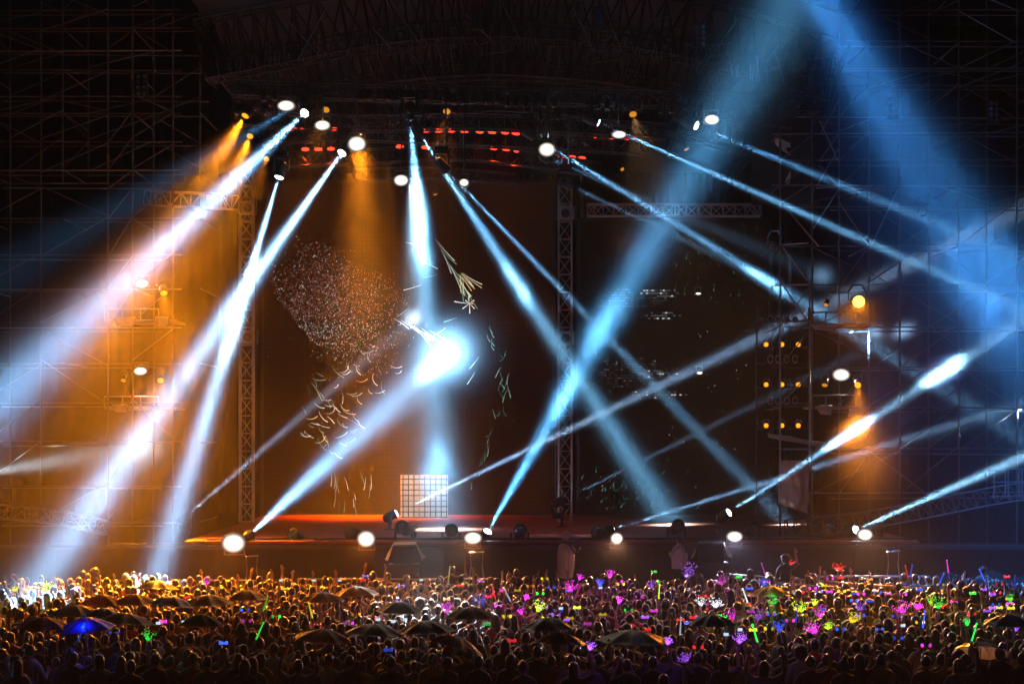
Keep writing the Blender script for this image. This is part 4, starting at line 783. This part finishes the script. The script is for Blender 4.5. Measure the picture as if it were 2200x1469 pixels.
# front silhouettes read off the photograph: px, py of the head top, hair, pose
HERO = [(330, 1360, 'short', 'down'), (405, 1383, 'bob', 'down'), (468, 1383, 'short', 'down'), (523, 1397, 'short', 'down'), (560, 1397, 'bob', 'down'), (606, 1376, 'long', 'down'), (657, 1407, 'short', 'down'), (640, 1385, 'bun', 'down'), (707, 1385, 'short', 'down'), (756, 1388, 'long', 'down'), (800, 1374, 'curly', 'down'), (891, 1368, 'short', 'phone'), (933, 1363, 'short', 'down'), (991, 1377, 'short', 'down'), (1114, 1372, 'tail', 'down'), (1155, 1354, 'short', 'down'), (1196, 1370, 'curly', 'down'), (1245, 1355, 'cap', 'down'), (1287, 1364, 'short', 'down'), (1489, 1399, 'short', 'down'), (1511, 1325, 'short', 'down'), (1570, 1367, 'long', 'down'), (1607, 1370, 'bob', 'down'), (1640, 1363, 'bun', 'down'), (1695, 1337, 'short', 'down'), (1743, 1360, 'short', 'down'), (1778, 1360, 'tail', 'down'), (1826, 1335, 'short', 'down'), (1849, 1346, 'long', 'down'), (1888, 1367, 'short', 'down'), (1965, 1349, 'long', 'down'), (2018, 1332, 'curly', 'down'), (2167, 1356, 'short', 'down'), (2060, 1352, 'short', 'down'), (2100, 1345, 'bob', 'down'),
 (250, 1385, 'short', 'down'), (190, 1392, 'long', 'down'), (120, 1388, 'short', 'down'), (60, 1385, 'bob', 'down'), (10, 1380, 'short', 'down'), (290, 1395, 'bob', 'down'), (1340, 1392, 'long', 'down'), (1400, 1398, 'short', 'down'), (1440, 1390, 'bob', 'down'), (1050, 1395, 'short', 'down'), (1930, 1385, 'bun', 'down'), (2200, 1372, 'short', 'down'), (155, 1372, 'curly', 'down'), (225, 1368, 'short', 'down'), (840, 1400, 'bob', 'down')]
for px, py, hair, pose in HERO:
    Y = deep(py, 1.72); p = P(px, py, Y); indiv.insert(0, (p.x, p.y, pose, hair, None))
# light-up toys: px, py, kind, colour
GC = {'green': (.02, 1, .08), 'lime': (.6, 1, .02), 'magenta': (1, .04, .85), 'purple': (.42, .1, 1), 'blue': (.03, .1, 1), 'yellow': (1, .8, .02), 'red': (1, .02, .03), 'white': (.85, .95, 1), 'orange': (1, .35, .02)}
TOYS = [(570, 1297, 'wand', 'green'), (558, 1355, 'wand', 'green'), (1090, 1277, 'wand', 'white'), (1640, 1222, 'wand', 'magenta'), (2036, 1216, 'wand', 'magenta'), (2022, 1244, 'wand', 'blue'), (1958, 1226, 'wand', 'blue'), (1948, 1228, 'wand', 'red'), (1462, 1345, 'wand', 'white'), (1985, 1330, 'wand', 'blue'), (1712, 1318, 'wand', 'blue'), (1601, 1279, 'wand', 'white'), (965, 1230, 'wand', 'yellow'), (1416, 1270, 'wand', 'lime'), (667, 1310, 'wand', 'yellow'), (175, 1356, 'wand', 'blue'), (2093, 1358, 'wand', 'green'), (1622, 1360, 'wand', 'green'), (2180, 1250, 'wand', 'blue'), (1060, 1270, 'wand', 'red'), (2110, 1235, 'wand', 'blue'),
 (1478, 1230, 'fan', 'purple'), (1225, 1256, 'fan', 'magenta'), (1248, 1234, 'fan', 'magenta'), (1311, 1229, 'fan', 'magenta'), (1332, 1282, 'fan', 'magenta'), (1132, 1274, 'fan', 'magenta'), (960, 1304, 'fan', 'magenta'), (1116, 1304, 'fan', 'magenta'), (1570, 1316, 'fan', 'magenta'), (1975, 1292, 'fan', 'magenta'), (1760, 1312, 'fan', 'magenta'), (1548, 1243, 'fan', 'magenta'), (1777, 1334, 'fan', 'lime'), (1752, 1286, 'fan', 'lime'), (2000, 1284, 'fan', 'lime'), (2015, 1292, 'fan', 'green'), (1835, 1322, 'fan', 'yellow'), (2170, 1279, 'fan', 'green'), (2076, 1326, 'fan', 'green'), (1543, 1322, 'fan', 'green'), (1660, 1284, 'fan', 'green'), (1673, 1340, 'fan', 'blue'), (1590, 1365, 'fan', 'purple'), (1466, 1402, 'fan', 'purple'), (1440, 1367, 'fan', 'purple'), (1271, 1378, 'fan', 'purple'), (1630, 1318, 'fan', 'purple'), (2186, 1340, 'fan', 'purple'), (1032, 1282, 'fan', 'blue'), (1290, 1246, 'fan', 'blue'), (1398, 1250, 'fan', 'purple'), (1160, 1300, 'fan', 'lime'), (1705, 1209, 'fan', 'red'), (1800, 1215, 'fan', 'red'), (320, 1358, 'fan', 'green'), (30, 1256, 'fan', 'yellow'), (100, 1258, 'fan', 'lime'), (1745, 1345, 'fan', 'magenta'), (1938, 1302, 'fan', 'magenta'), (1720, 1300, 'fan', 'lime'), (440, 1243, 'fan', 'magenta'), (1540, 1290, 'fan', 'white'), (1505, 1287, 'fan', 'white'), (1640, 1245, 'fan', 'blue'), (1850, 1296, 'fan', 'purple')]
EARS = [(1000, 1257, 'yellow'), (1112, 1268, 'yellow'), (1170, 1244, 'yellow'), (1322, 1283, 'yellow'), (1334, 1256, 'yellow'), (1618, 1353, 'yellow'), (1652, 1352, 'yellow'), (1685, 1262, 'yellow'), (1146, 1306, 'yellow'), (1295, 1320, 'yellow'), (530, 1335, 'magenta'), (350, 1335, 'magenta'), (750, 1340, 'magenta'), (1262, 1340, 'magenta'), (1746, 1265, 'magenta'), (1782, 1271, 'magenta'), (1850, 1277, 'magenta'), (1908, 1276, 'magenta'), (1940, 1278, 'magenta'), (2170, 1297, 'magenta'), (1990, 1388, 'magenta'), (1080, 1268, 'magenta'), (1342, 1250, 'magenta'), (1405, 1312, 'magenta'), (862, 1260, 'blue'), (834, 1396, 'blue'), (1185, 1263, 'blue'), (1222, 1269, 'blue'), (1835, 1291, 'blue'), (1868, 1291, 'blue'), (1806, 1353, 'blue'), (1890, 1353, 'blue'), (1930, 1372, 'blue'), (480, 1381, 'blue'), (245, 1361, 'blue'), (785, 1238, 'blue'), (1925, 1325, 'blue'), (990, 1258, 'red'), (1092, 1308, 'red'), (1490, 1326, 'red'), (1512, 1310, 'red'), (1605, 1298, 'red'), (1732, 1273, 'red'), (1742, 1306, 'red'), (1500, 1392, 'red'), (1462, 1332, 'red'), (815, 1330, 'red'), (1100, 1376, 'red'), (1655, 1320, 'red'), (1390, 1352, 'red'), (1505, 1330, 'blue'), (1570, 1336, 'red'), (2030, 1270, 'orange'), (1405, 1228, 'green'), (1420, 1250, 'green'), (1610, 1264, 'blue'), (1700, 1275, 'white'), (1240, 1305, 'lime'), (1350, 1312, 'green'), (2050, 1294, 'magenta'), (2140, 1300, 'blue'), (600, 1262, 'orange')]
random.seed(5)
for i in range(70):      # the many small bows and ears that dot the crowd, thickest at the right
    x = 2200*random.random()**.6; y = random.uniform(1238, 1345)
    EARS.append((x, y, random.choice(('magenta', 'magenta', 'red', 'red', 'blue', 'purple', 'purple', 'yellow', 'green', 'orange'))))
CNAME = {'fan': 'light up strand fan', 'wand': 'glowing stick'}
def gmat(c, s=None): s = s or random.choice((.5, .9, 1.5, 2.2)); return glow(f'{c}_toy_light_{int(s*10)}', GC[c], s)
HANDLE = mat('toy_handle', (.3, .3, .32), .4)
toys = []
for i, (px, py, kind, c) in enumerate(TOYS):
    Y = min(54.3, deep(py, 2.05)); p = P(px, py, Y); random.seed(i*7+1)
    t = thing('light_stick' if kind == 'wand' else 'light_fan', None, 'light toy', p, 'glowing sticks held up in the crowd' if kind == 'wand' else 'light up fans held up in the crowd'); t.rotation_euler = (random.uniform(-.2, .2), random.uniform(-.45, .45), 0)
    MB().tube((0, 0, -.36), (0, 0, -.16), .016, 8).build('handle', HANDLE, t); b = MB()
    if kind == 'wand':
        if px == 175: l = bpy.data.lights.new('toy_light', 'POINT'); lo_ = bpy.data.objects.new('toy_light', l); COL.objects.link(lo_); lo_.parent = t; lo_.location = (0, -.02, .1); l.energy = 12; l.color = GC[c]; l.shadow_soft_size = .05  # this blue stick and its light are added to make the blue umbrella glow
        b.tube((0, 0, -.16), (0, 0, .16), .016, 8, .01); b.ball((0, 0, .16), (.02, .02, .02), None, 8, 6); b.build('tube', gmat(c), t)
    else:
        R_ = random.uniform(.12, .26); spread = random.uniform(.5, 1.15); wide = px in (1478,)
        for k in range(60):
            a = random.uniform(-spread, spread)*(1.5 if wide else 1); L = R_*random.uniform(.2, 1.15)*(1.5 if wide else 1); dy = random.uniform(-.25, .25)
            e = Vector((math.sin(a)*L, dy*L, math.cos(a)*L-.16)); b.ball(e, (.006, .006, .009), None, 5, 3); q = Vector((0, 0, -.16)).lerp(e, random.uniform(.4, .8)); b.ball(q, (.005, .005, .007), None, 5, 3)
        b.build('strand_spray', gmat(c, random.choice((1.2, 2, 3.2))), t)['kind'] = 'stuff'
        l = bpy.data.lights.new('toy_light', 'POINT'); lo_ = bpy.data.objects.new('toy_light', l); COL.objects.link(lo_); lo_.parent = t; lo_.location = (0, -.02, .05); l.energy = 9 if Y > 42 else 2; l.color = GC[c]; l.shadow_soft_size = .1
    toys.append((t, f'{c} {CNAME[kind]}', px, py))
    if Y < 46: indiv.append((p.x-.31, p.y-.17, 'raise', None, None))
for t, nm, px, py in toys:
    if 'fan' in nm and nm.split()[0] in ('lime', 'yellow', 'green', 'white') or 'stick' in nm and px in (570, 558, 1090, 2036): LAND.append((px, py, None))
def ear_mesh(kind):
    b = MB()
    if kind:   # bow
        for s in (-1, 1): b.lathe([(.012, 0), (.034, .05), (.038, .065), (.02, .08)], (0, 0, 0), (s, 0, .15), 10)
        b.ball((0, 0, 0), (.02, .02, .025), None, 8, 6); return [b]
    out = []
    for s in (-1, 1): q = MB(); q.ball((s*.07, 0, .02), (.028, .016, .036), Matrix.Rotation(s*.35, 3, 'Y'), 10, 7); out.append(q)
    return out
for i, (px, py, c) in enumerate(EARS):
    Y = min(54, deep(py, 1.80)); p = P(px, py, Y); bow = i % 2; t = thing('glowing_headband', None, 'light toy', p, 'glowing headbands in the crowd')
    MB().path([(math.cos(a)*.088, 0, math.sin(a)*.1-.1) for a in [math.pi*k/10 for k in range(11)]], .006, 5).build('band', BLACK, t)
    for q in ear_mesh(bow): q.build('bow' if bow else 'ear', gmat(c), t, smooth=True)
    toys.append((t, f'{c} glowing {"bow" if bow else "ear"} headband', px, py)); indiv.append((p.x, p.y-.02, 'down', 'short' if i % 3 else 'long', 1.0))
for i, (px, py) in enumerate(((395, 1335), (730, 1246), (1475, 1236), (812, 1330), (845, 1334), (1205, 1306), (604, 1246), (870, 1330), (1290, 1262), (1590, 1352), (905, 1245), (1940, 1343), (340, 1338), (1560, 1362), (2150, 1325), (675, 1246))):
    Y = min(54.3, deep(py, 1.9)); p = P(px, py, Y); t = thing('phone', None, 'phone', p, 'lit phones held up in the crowd'); MB().box((0, .006, 0), (.1, .01, .06)).build('case', BLACK, t); MB().box((0, -.002, 0), (.09, .003, .052)).build('screen', glow('phone_screen_light', (.6, .8, 1), 1.2), t)
    toys.append((t, 'small lit phone', px, py)); indiv.append((p.x, p.y-.33, 'phone', None, None))

# people around the stage, each on something solid
def riser(px, Y, z): MBr = MB().box((0, 0, z/2), (.9, .9, z)); o = MBr.build('riser', BLACK); o.location = (P(px, 0, Y).x, Y, 0); return o
def poncho(o, m, w_=.36, hood=True, length=.95, name='poncho'):
    b = MB(); prof = [(.30*w_/.36, 1.45-length), (.33*w_/.36, 1.15), (.27*w_/.36, 1.35), (.13, 1.44), (.08, 1.5)]
    n = 26; vs = []
    for j in range(13):
        f = j/12*(len(prof)-1); k = min(int(f), len(prof)-2); u = f-k; r = prof[k][0]*(1-u)+prof[k+1][0]*u; z = prof[k][1]*(1-u)+prof[k+1][1]*u
        for i in range(n): a = 2*math.pi*i/n; rr = r*(1+.09*math.sin(a*7+j*.3)*(1-j/12)); vs.append((math.cos(a)*rr, math.sin(a)*rr*.72, z))
    b.add(vs, [(j*n+i, j*n+(i+1) % n, (j+1)*n+(i+1) % n, (j+1)*n+i) for j in range(12) for i in range(n)])
    if hood: b.ball((0, -.01, 1.63), (.105, .12, .135), None, 16, 12)
    return b.build(name, m, o, smooth=True)
PON = thin(mat('grey_poncho', (.8, .7, .62), .35, bump=.5, vscale=9), .5)
tag(riser(1217, 54.6, 1.12), 'black riser box under the poncho cameraman', 'riser'); tag(riser(1462, 54.6, 1.05), 'black riser box under the white shirted person', 'riser')
p = P(1216, 0, 54.6); o = person(p.x, 54.6, 1.12, 'hold', 'short', 0, 3, 1, -.9, 1.02, 'person in a long grey hooded poncho and jeans behind a camera', 'crew in front of the stage'); poncho(o, PON, .30)
p = P(1240, 0, 54.5); t = thing('video_camera', 'black video camera on a tripod beside the poncho cameraman', 'camera', (p.x, 54.5, 1.12)); MB().box((0, 0, 1.5), (.18, .4, .2)).build('body', BLACK, t); MB().lathe([(.05, 0), (.06, .1), (.075, .2), (.06, .2)], (0, .18, 1.5), (0, 1, 0), 12).build('lens', GLASSD, t)
for a in range(3): MB().tube((0, 0, 1.38), (math.cos(a*2.09)*.35, math.sin(a*2.09)*.35, 0), .02, 6).build('leg', BLACK, t)
p = P(1460, 0, 54.6); o = person(p.x, 54.6, 1.05, 'hold', 'short', 0, 2, 0, .6, 1.0, 'person in a loose white shirt before the right covered wedge', 'crew in front of the stage'); poncho(o, mat('white_shirt_cloth', (.7, .62, .58), .6, bump=.4, vscale=10), .27, False, .62, 'loose_shirt')
p = P(1480, 0, 54.4); t = thing('video_camera', 'dark video camera on a stand right of the white shirted person', 'camera', (p.x, 54.4, 1.05)); MB().box((0, 0, 1.4), (.2, .36, .24)).build('body', BLACK, t); MB().lathe([(.05, 0), (.07, .18), (.06, .18)], (0, .16, 1.4), (0, 1, 0), 12).build('lens', GLASSD, t)
for a in range(3): MB().tube((0, 0, 1.28), (math.cos(a*2.09)*.32, math.sin(a*2.09)*.32, 0), .02, 6).build('leg', BLACK, t)
Y = 53.0; p = P(270, 0, Y); o = person(p.x, Y, 0, 'down', 'cap', 2, 7, 0, .2, 1.06, 'person in a glowing yellow green hooded poncho under the white beams', 'people at the pit rail'); poncho(o, thin(mat('yellow_poncho', (.55, .55, .2), .4), .4), .4)
for px, py, hair, pose, sc, lab in ((178, 1226, 'short', 'down', 0, 'dark silhouetted person left of the yellow poncho by the rail'), (204, 1222, 'curly', 'down', 0, 'taller dark person with wild hair next to the yellow poncho'), (972, 1216, 'short', 'raise', 4, 'person in a red shirt raised above the crowd with a yellow stick'), (1688, 1192, 'curly', 'raise', 0, 'dark person raised high above the crowd holding a red light fan'), (1612, 1222, 'bob', 'down', 4, 'person in red standing above the crowd left of the white rails'), (1548, 1226, 'long', 'down', 5, 'person in brown standing tall below the right covered wedge'), (1110, 1222, 'short', 'down', 0, 'dark person at the pit rail left of the poncho cameraman'), (2112, 1216, 'short', 'down', 0, 'dark person standing above the far right of the crowd')):
    Y = 53.6; z = (H-(py-YH)/F*Y)-1.73; p = P(px, 0, Y); person(p.x, Y, max(0, z), pose, hair, 0, sc, 0, random.uniform(-.3, .3), 1, lab, 'people at the pit rail')
    if z > .1: o = MB().box((0, 0, z/2), (.6, .6, z)).build('riser', BLACK); o.location = (p.x, Y, 0); tag(o, 'low black riser under the '+lab, 'riser', 'risers at the pit rail') if len(('low black riser under the '+lab).split()) <= 16 else tag(o, 'low black riser under the '+' '.join(lab.split()[:11]), 'riser', 'risers at the pit rail')

# fill the ground with people: jittered rows; the nearest become objects, the rest one crowd
random.seed(99); cells = {}
def free(x, y, r):
    i, j = int(x//.6), int(y//.6)
    return all((x-a)**2+(y-c)**2 > r*r for u in (-1, 0, 1) for v in (-1, 0, 1) for a, c in cells.get((i+u, j+v), ()))
def put(x, y): cells.setdefault((int(x//.6), int(y//.6)), []).append((x, y))
final = []
for x, y, pose, hair, sc in indiv:
    if free(x, y, .24): put(x, y); final.append((x, y, pose, hair))
yy = 33.6
while yy < 54.6:
    half = (1140/F)*yy+.6; xx = -half+random.uniform(0, .5)
    while xx < half:
        x = xx+random.uniform(-.17, .17); y = yy+random.uniform(-.2, .2)
        fade = yy < 36 and random.random() < (36-yy)*.3
        if not fade and free(x, y, .37): put(x, y); final.append((x, y, random.choices(['down', 'raise', 'phone', 'both', 'hold'], (74, 9, 9, 4, 4))[0], None))
        xx += .47
    yy += .5
final.sort(key=lambda f: f[1])
near_n = 296; people = []; massed = []
for k, (x, y, pose, hair) in enumerate(final):
    hair = hair or random.choices(['short', 'long', 'bob', 'tail', 'bun', 'curly', 'cap'], (44, 17, 14, 9, 5, 4, 7))[0]
    if y < 37.5 and pose in ('raise', 'both', 'phone') and k > 60 and random.random() < .7: pose = 'down'
    hc = random.choices((0, 1, 2), (62, 28, 10))[0]; sc = random.choices(range(8), (26, 14, 16, 12, 9, 9, 9, 5))[0]; s = random.uniform(.88, 1.06) if k > 50 else 1.0; rz = random.gauss(0, .25)
    a = (x, y, 0, pose, hair, hc, sc, random.choice((0, 1)), rz, s)
    if k < near_n: people.append((person(*a), hair, pose, sc, to_px((x, y, 1.65*s))))
    else: massed.append(a)
# the far crowd, one mesh
VS = []; TR = []; MI = []; off = 0; mats_c = [SKIN]+HAIRC+SHM+TROU
lo_cache = {}
for p_, d in BODY.items():
    me = d['lo']; me.calc_loop_triangles(); v = np.array([q.co[:] for q in me.vertices]); t = np.array([q.vertices[:] for q in me.loop_triangles]); lab = np.array([{'skin': 0, 'shirt': 1, 'leg': 2}[q] for q in d['labs']])
    v = v+np.array([q.normal[:] for q in me.vertices])*.012*(lab > 0)[:, None]; lo_cache[p_] = (v, t, lab[t[:, 0]])
hcache = {}
for k in HAIRS:
    me = make_hair(k, 10, 7); me.calc_loop_triangles(); hcache[k] = (np.array([q.co[:] for q in me.vertices]), np.array([q.vertices[:] for q in me.loop_triangles]))
for x, y, z, pose, hair, hc, sc, tc, rz, s in massed:
    c_, s_ = math.cos(rz), math.sin(rz); R_ = np.array([[c_, s_, 0], [-s_, c_, 0], [0, 0, 1]])*s; v, t, l = lo_cache[pose]; hv, ht = hcache[hair]
    VS += [v@R_+(x, y, z), hv@R_+(x, y, z)]; TR += [t+off, ht+off+len(v)]; off += len(v)+len(hv)
    MI += [np.where(l == 0, 0, np.where(l == 1, 5+sc, 13+tc)), np.full(len(ht), 1+(3 if hair == 'cap' and hc == 2 else hc))]
V = np.concatenate(VS); T = np.concatenate(TR); M_ = np.concatenate(MI).astype(np.int32); me = bpy.data.meshes.new('crowd')
me.vertices.add(len(V)); me.vertices.foreach_set('co', V.astype(np.float32).ravel()); me.loops.add(len(T)*3); me.loops.foreach_set('vertex_index', T.astype(np.int32).ravel())
me.polygons.add(len(T)); me.polygons.foreach_set('loop_start', np.arange(0, len(T)*3, 3, dtype=np.int32)); me.polygons.foreach_set('loop_total', np.full(len(T), 3, dtype=np.int32))
for m in mats_c: me.materials.append(m)
me.polygons.foreach_set('material_index', M_); me.polygons.foreach_set('use_smooth', [True]*len(T)); me.update(calc_edges=True); me.validate()
o = bpy.data.objects.new('crowd', me); COL.objects.link(o); o['kind'] = 'stuff'; o['label'] = 'dense far crowd packed between the near people and the stage'; o['category'] = 'crowd'
print('PEOPLE', len(people), len(massed), len(T))
# labels that point each toy and person out by what stands near it
LAND = [(a, c, ph) for a, c, ph in LAND if ph]; DIRS = ['right of', 'below right of', 'below', 'below left of', 'left of', 'above left of', 'above', 'above right of']
REFS = LAND+[(1690, 1262, 'the white rails'), (1217, 1232, 'the poncho cameraman'), (1478, 1232, 'the wide purple fan'), (268, 1250, 'the yellow poncho'), (1090, 1277, 'the white glowing stick'), (2015, 1290, 'the tall green fan'), (1777, 1334, 'the bright lime fan'), (1835, 1322, 'the yellow fan'), (570, 1297, 'the upper green stick'), (558, 1355, 'the lower green stick'), (1540, 1288, 'the white light fans'), (20, 1469, 'the lower left corner'), (2190, 1469, 'the lower right corner'), (1870, 1420, 'the dark right foreground'), (600, 1430, 'the lower edge left of centre'), (1150, 1440, 'the lower edge at centre'), (1500, 1440, 'the lower edge right of centre'), (0, 1290, 'the left edge'), (2200, 1290, 'the right edge')]
def autolabel(o, noun, px, py, cat, group):
    refs = sorted(((math.hypot(px-a, (py-c)*1.6), a, c, ph) for a, c, ph in REFS), key=lambda q: q[0])
    for adv in (None, 'smaller', 'further'):
        for d, a, c, ph in refs[:7]:
            if d < 4: continue
            k = int(((math.degrees(math.atan2((py-c), px-a))+360+22.5) % 360)//45); how = 'just' if d < 45 else 'a little' if d < 110 else 'well' if d < 260 else 'far'
            l = f'{noun} {how} {DIRS[k]} {ph}'
            if adv == 'further': l = f'{noun} {DIRS[k]} {ph}'
            if 4 <= len(l.split()) <= 16 and l not in USED: return tag(o, l, cat, group)
    tag(o, noun+' in the packed crowd before the stage', cat, group)
for t, nm, px, py in toys: autolabel(t, nm, px, py, t['category'], t['group'])
for o, hair, pose, sc, (px, py) in people:
    act = {'down': '', 'raise': ' with raised hand', 'phone': ' holding hands up', 'both': ' with both hands up', 'hold': ''}[pose]
    autolabel(o, f'{HLAB[hair]} person{act} in {SHIRTS[sc][0]}', px, py, 'person', 'concert goers seen from behind')

# ------------------------------------------------------------------ haze and smoke
def volume_box(name, a, c, m):
    me = MB().box(((a[0]+c[0])/2, (a[1]+c[1])/2, (a[2]+c[2])/2), (c[0]-a[0], c[1]-a[1], c[2]-a[2])); o = me.build(name, m); o['kind'] = 'stuff'; return o
m = bpy.data.materials.new('haze'); m.use_nodes = True; nt = m.node_tree; nt.nodes.clear()
out = nt.nodes.new('ShaderNodeOutputMaterial'); pv = nt.nodes.new('ShaderNodeVolumePrincipled')
pv.inputs['Density'].default_value = .002; pv.inputs['Color'].default_value = (.9, .92, .95, 1); pv.inputs['Anisotropy'].default_value = 0
nt.links.new(pv.outputs[0], out.inputs['Volume'])
volume_box('haze', (-60, -6, -1), (60, 95, 27), m)
def smoke_mat(dens, seed, sc):
    m = bpy.data.materials.new('smoke'); m.use_nodes = True; nt = m.node_tree; nt.nodes.clear(); N = nt.nodes.new; L = nt.links.new
    out = N('ShaderNodeOutputMaterial'); pv = N('ShaderNodeVolumePrincipled'); tc = N('ShaderNodeTexCoord'); pv.inputs['Color'].default_value = (.9, .92, .95, 1)
    ln = N('ShaderNodeVectorMath'); ln.operation = 'LENGTH'; L(tc.outputs['Object'], ln.inputs[0])
    mr = N('ShaderNodeMapRange'); mr.interpolation_type = 'SMOOTHERSTEP'; L(ln.outputs['Value'], mr.inputs[0])
    for i, v in ((1, 1.0), (2, .05), (3, 0), (4, 1)): mr.inputs[i].default_value = v
    no = N('ShaderNodeTexNoise'); no.inputs['Scale'].default_value = sc; no.inputs['Detail'].default_value = 3
    mp = N('ShaderNodeMapping'); mp.inputs['Location'].default_value = (seed*3.1, seed*1.7, seed); L(tc.outputs['Object'], mp.inputs['Vector']); L(mp.outputs[0], no.inputs['Vector'])
    m2 = N('ShaderNodeMapRange'); L(no.outputs[0], m2.inputs[0])
    for i, v in ((1, .35), (2, .68), (3, .25), (4, 1.3)): m2.inputs[i].default_value = v
    a = N('ShaderNodeMath'); a.operation = 'MULTIPLY'; L(mr.outputs[0], a.inputs[0]); L(m2.outputs[0], a.inputs[1])
    c = N('ShaderNodeMath'); c.operation = 'MULTIPLY'; L(a.outputs[0], c.inputs[0]); c.inputs[1].default_value = dens
    L(c.outputs[0], pv.inputs['Density']); L(pv.outputs[0], out.inputs['Volume']); return m
SMOKE = [  # px, distance, radii, density, tilt
 (945, 772, 74.2, (1.9, 1.7, .62), .12, -.74), (300, 600, 57, (2.6, 4, 1.6), .006, -.7), (180, 690, 54, (3, 5, 2), .006, -.6), (520, 660, 55, (1.0, 3.5, 2.2), .02, .3), (350, 880, 57.5, (4.2, 5, 5), .006, 0), (230, 1080, 52, (2.6, 5, 3.4), .004, .45), (2130, 640, 45, (2.2, 4, 2.6), .008, 0), (1870, 930, 53.5, (1.5, 3, 2.6), .02, 0),
 (2025, 797, 55, (1.0, 1.6, .6), .12, -.5), (1825, 930, 56.4, (1.1, 1.6, .55), .08, -.55), (1290, 690, 56, (1.6, 3, 1.4), .012, -.8), (1210, 840, 56.5, (1.0, 2.5, 2.2), .012, -.5), (935, 1000, 64, (1.2, 3, 1.7), .015, 0), (1110, 610, 60.2, (1.0, 2.5, 2.6), .012, .5), (1660, 620, 60, (1.4, 2.5, .7), .05, .6), (1950, 555, 56, (1.4, 2, .7), .04, .5), (905, 460, 58, (1, 2, 2.4), .04, 0), (700, 990, 60, (1.0, 2, .7), .08, -.6), (1100, 1150, 56.3, (13, 1.3, 1.0), .014, 0), (1000, 300, 62, (12, 4.5, 2.2), .008, 0), (1845, 660, 58.6, (2, 1.6, 2), .03, 0),  # puffs along the stage edge, in the grid and round the star lamp added for halos
]
b = MB(); b.ball((0, 0, 0), (1, 1, 1), None, 20, 12); sm_me = b.mesh('smoke_puff', [], True)
for k, (px, py, Y, r, dens, rot) in enumerate(SMOKE):
    me = sm_me.copy(); me.materials.append(smoke_mat(dens, k, 1.7)); o = bpy.data.objects.new('smoke', me); COL.objects.link(o)
    o.location = P(px, py, Y); o.scale = r; o.rotation_euler = (0, rot, 0); o['kind'] = 'stuff'
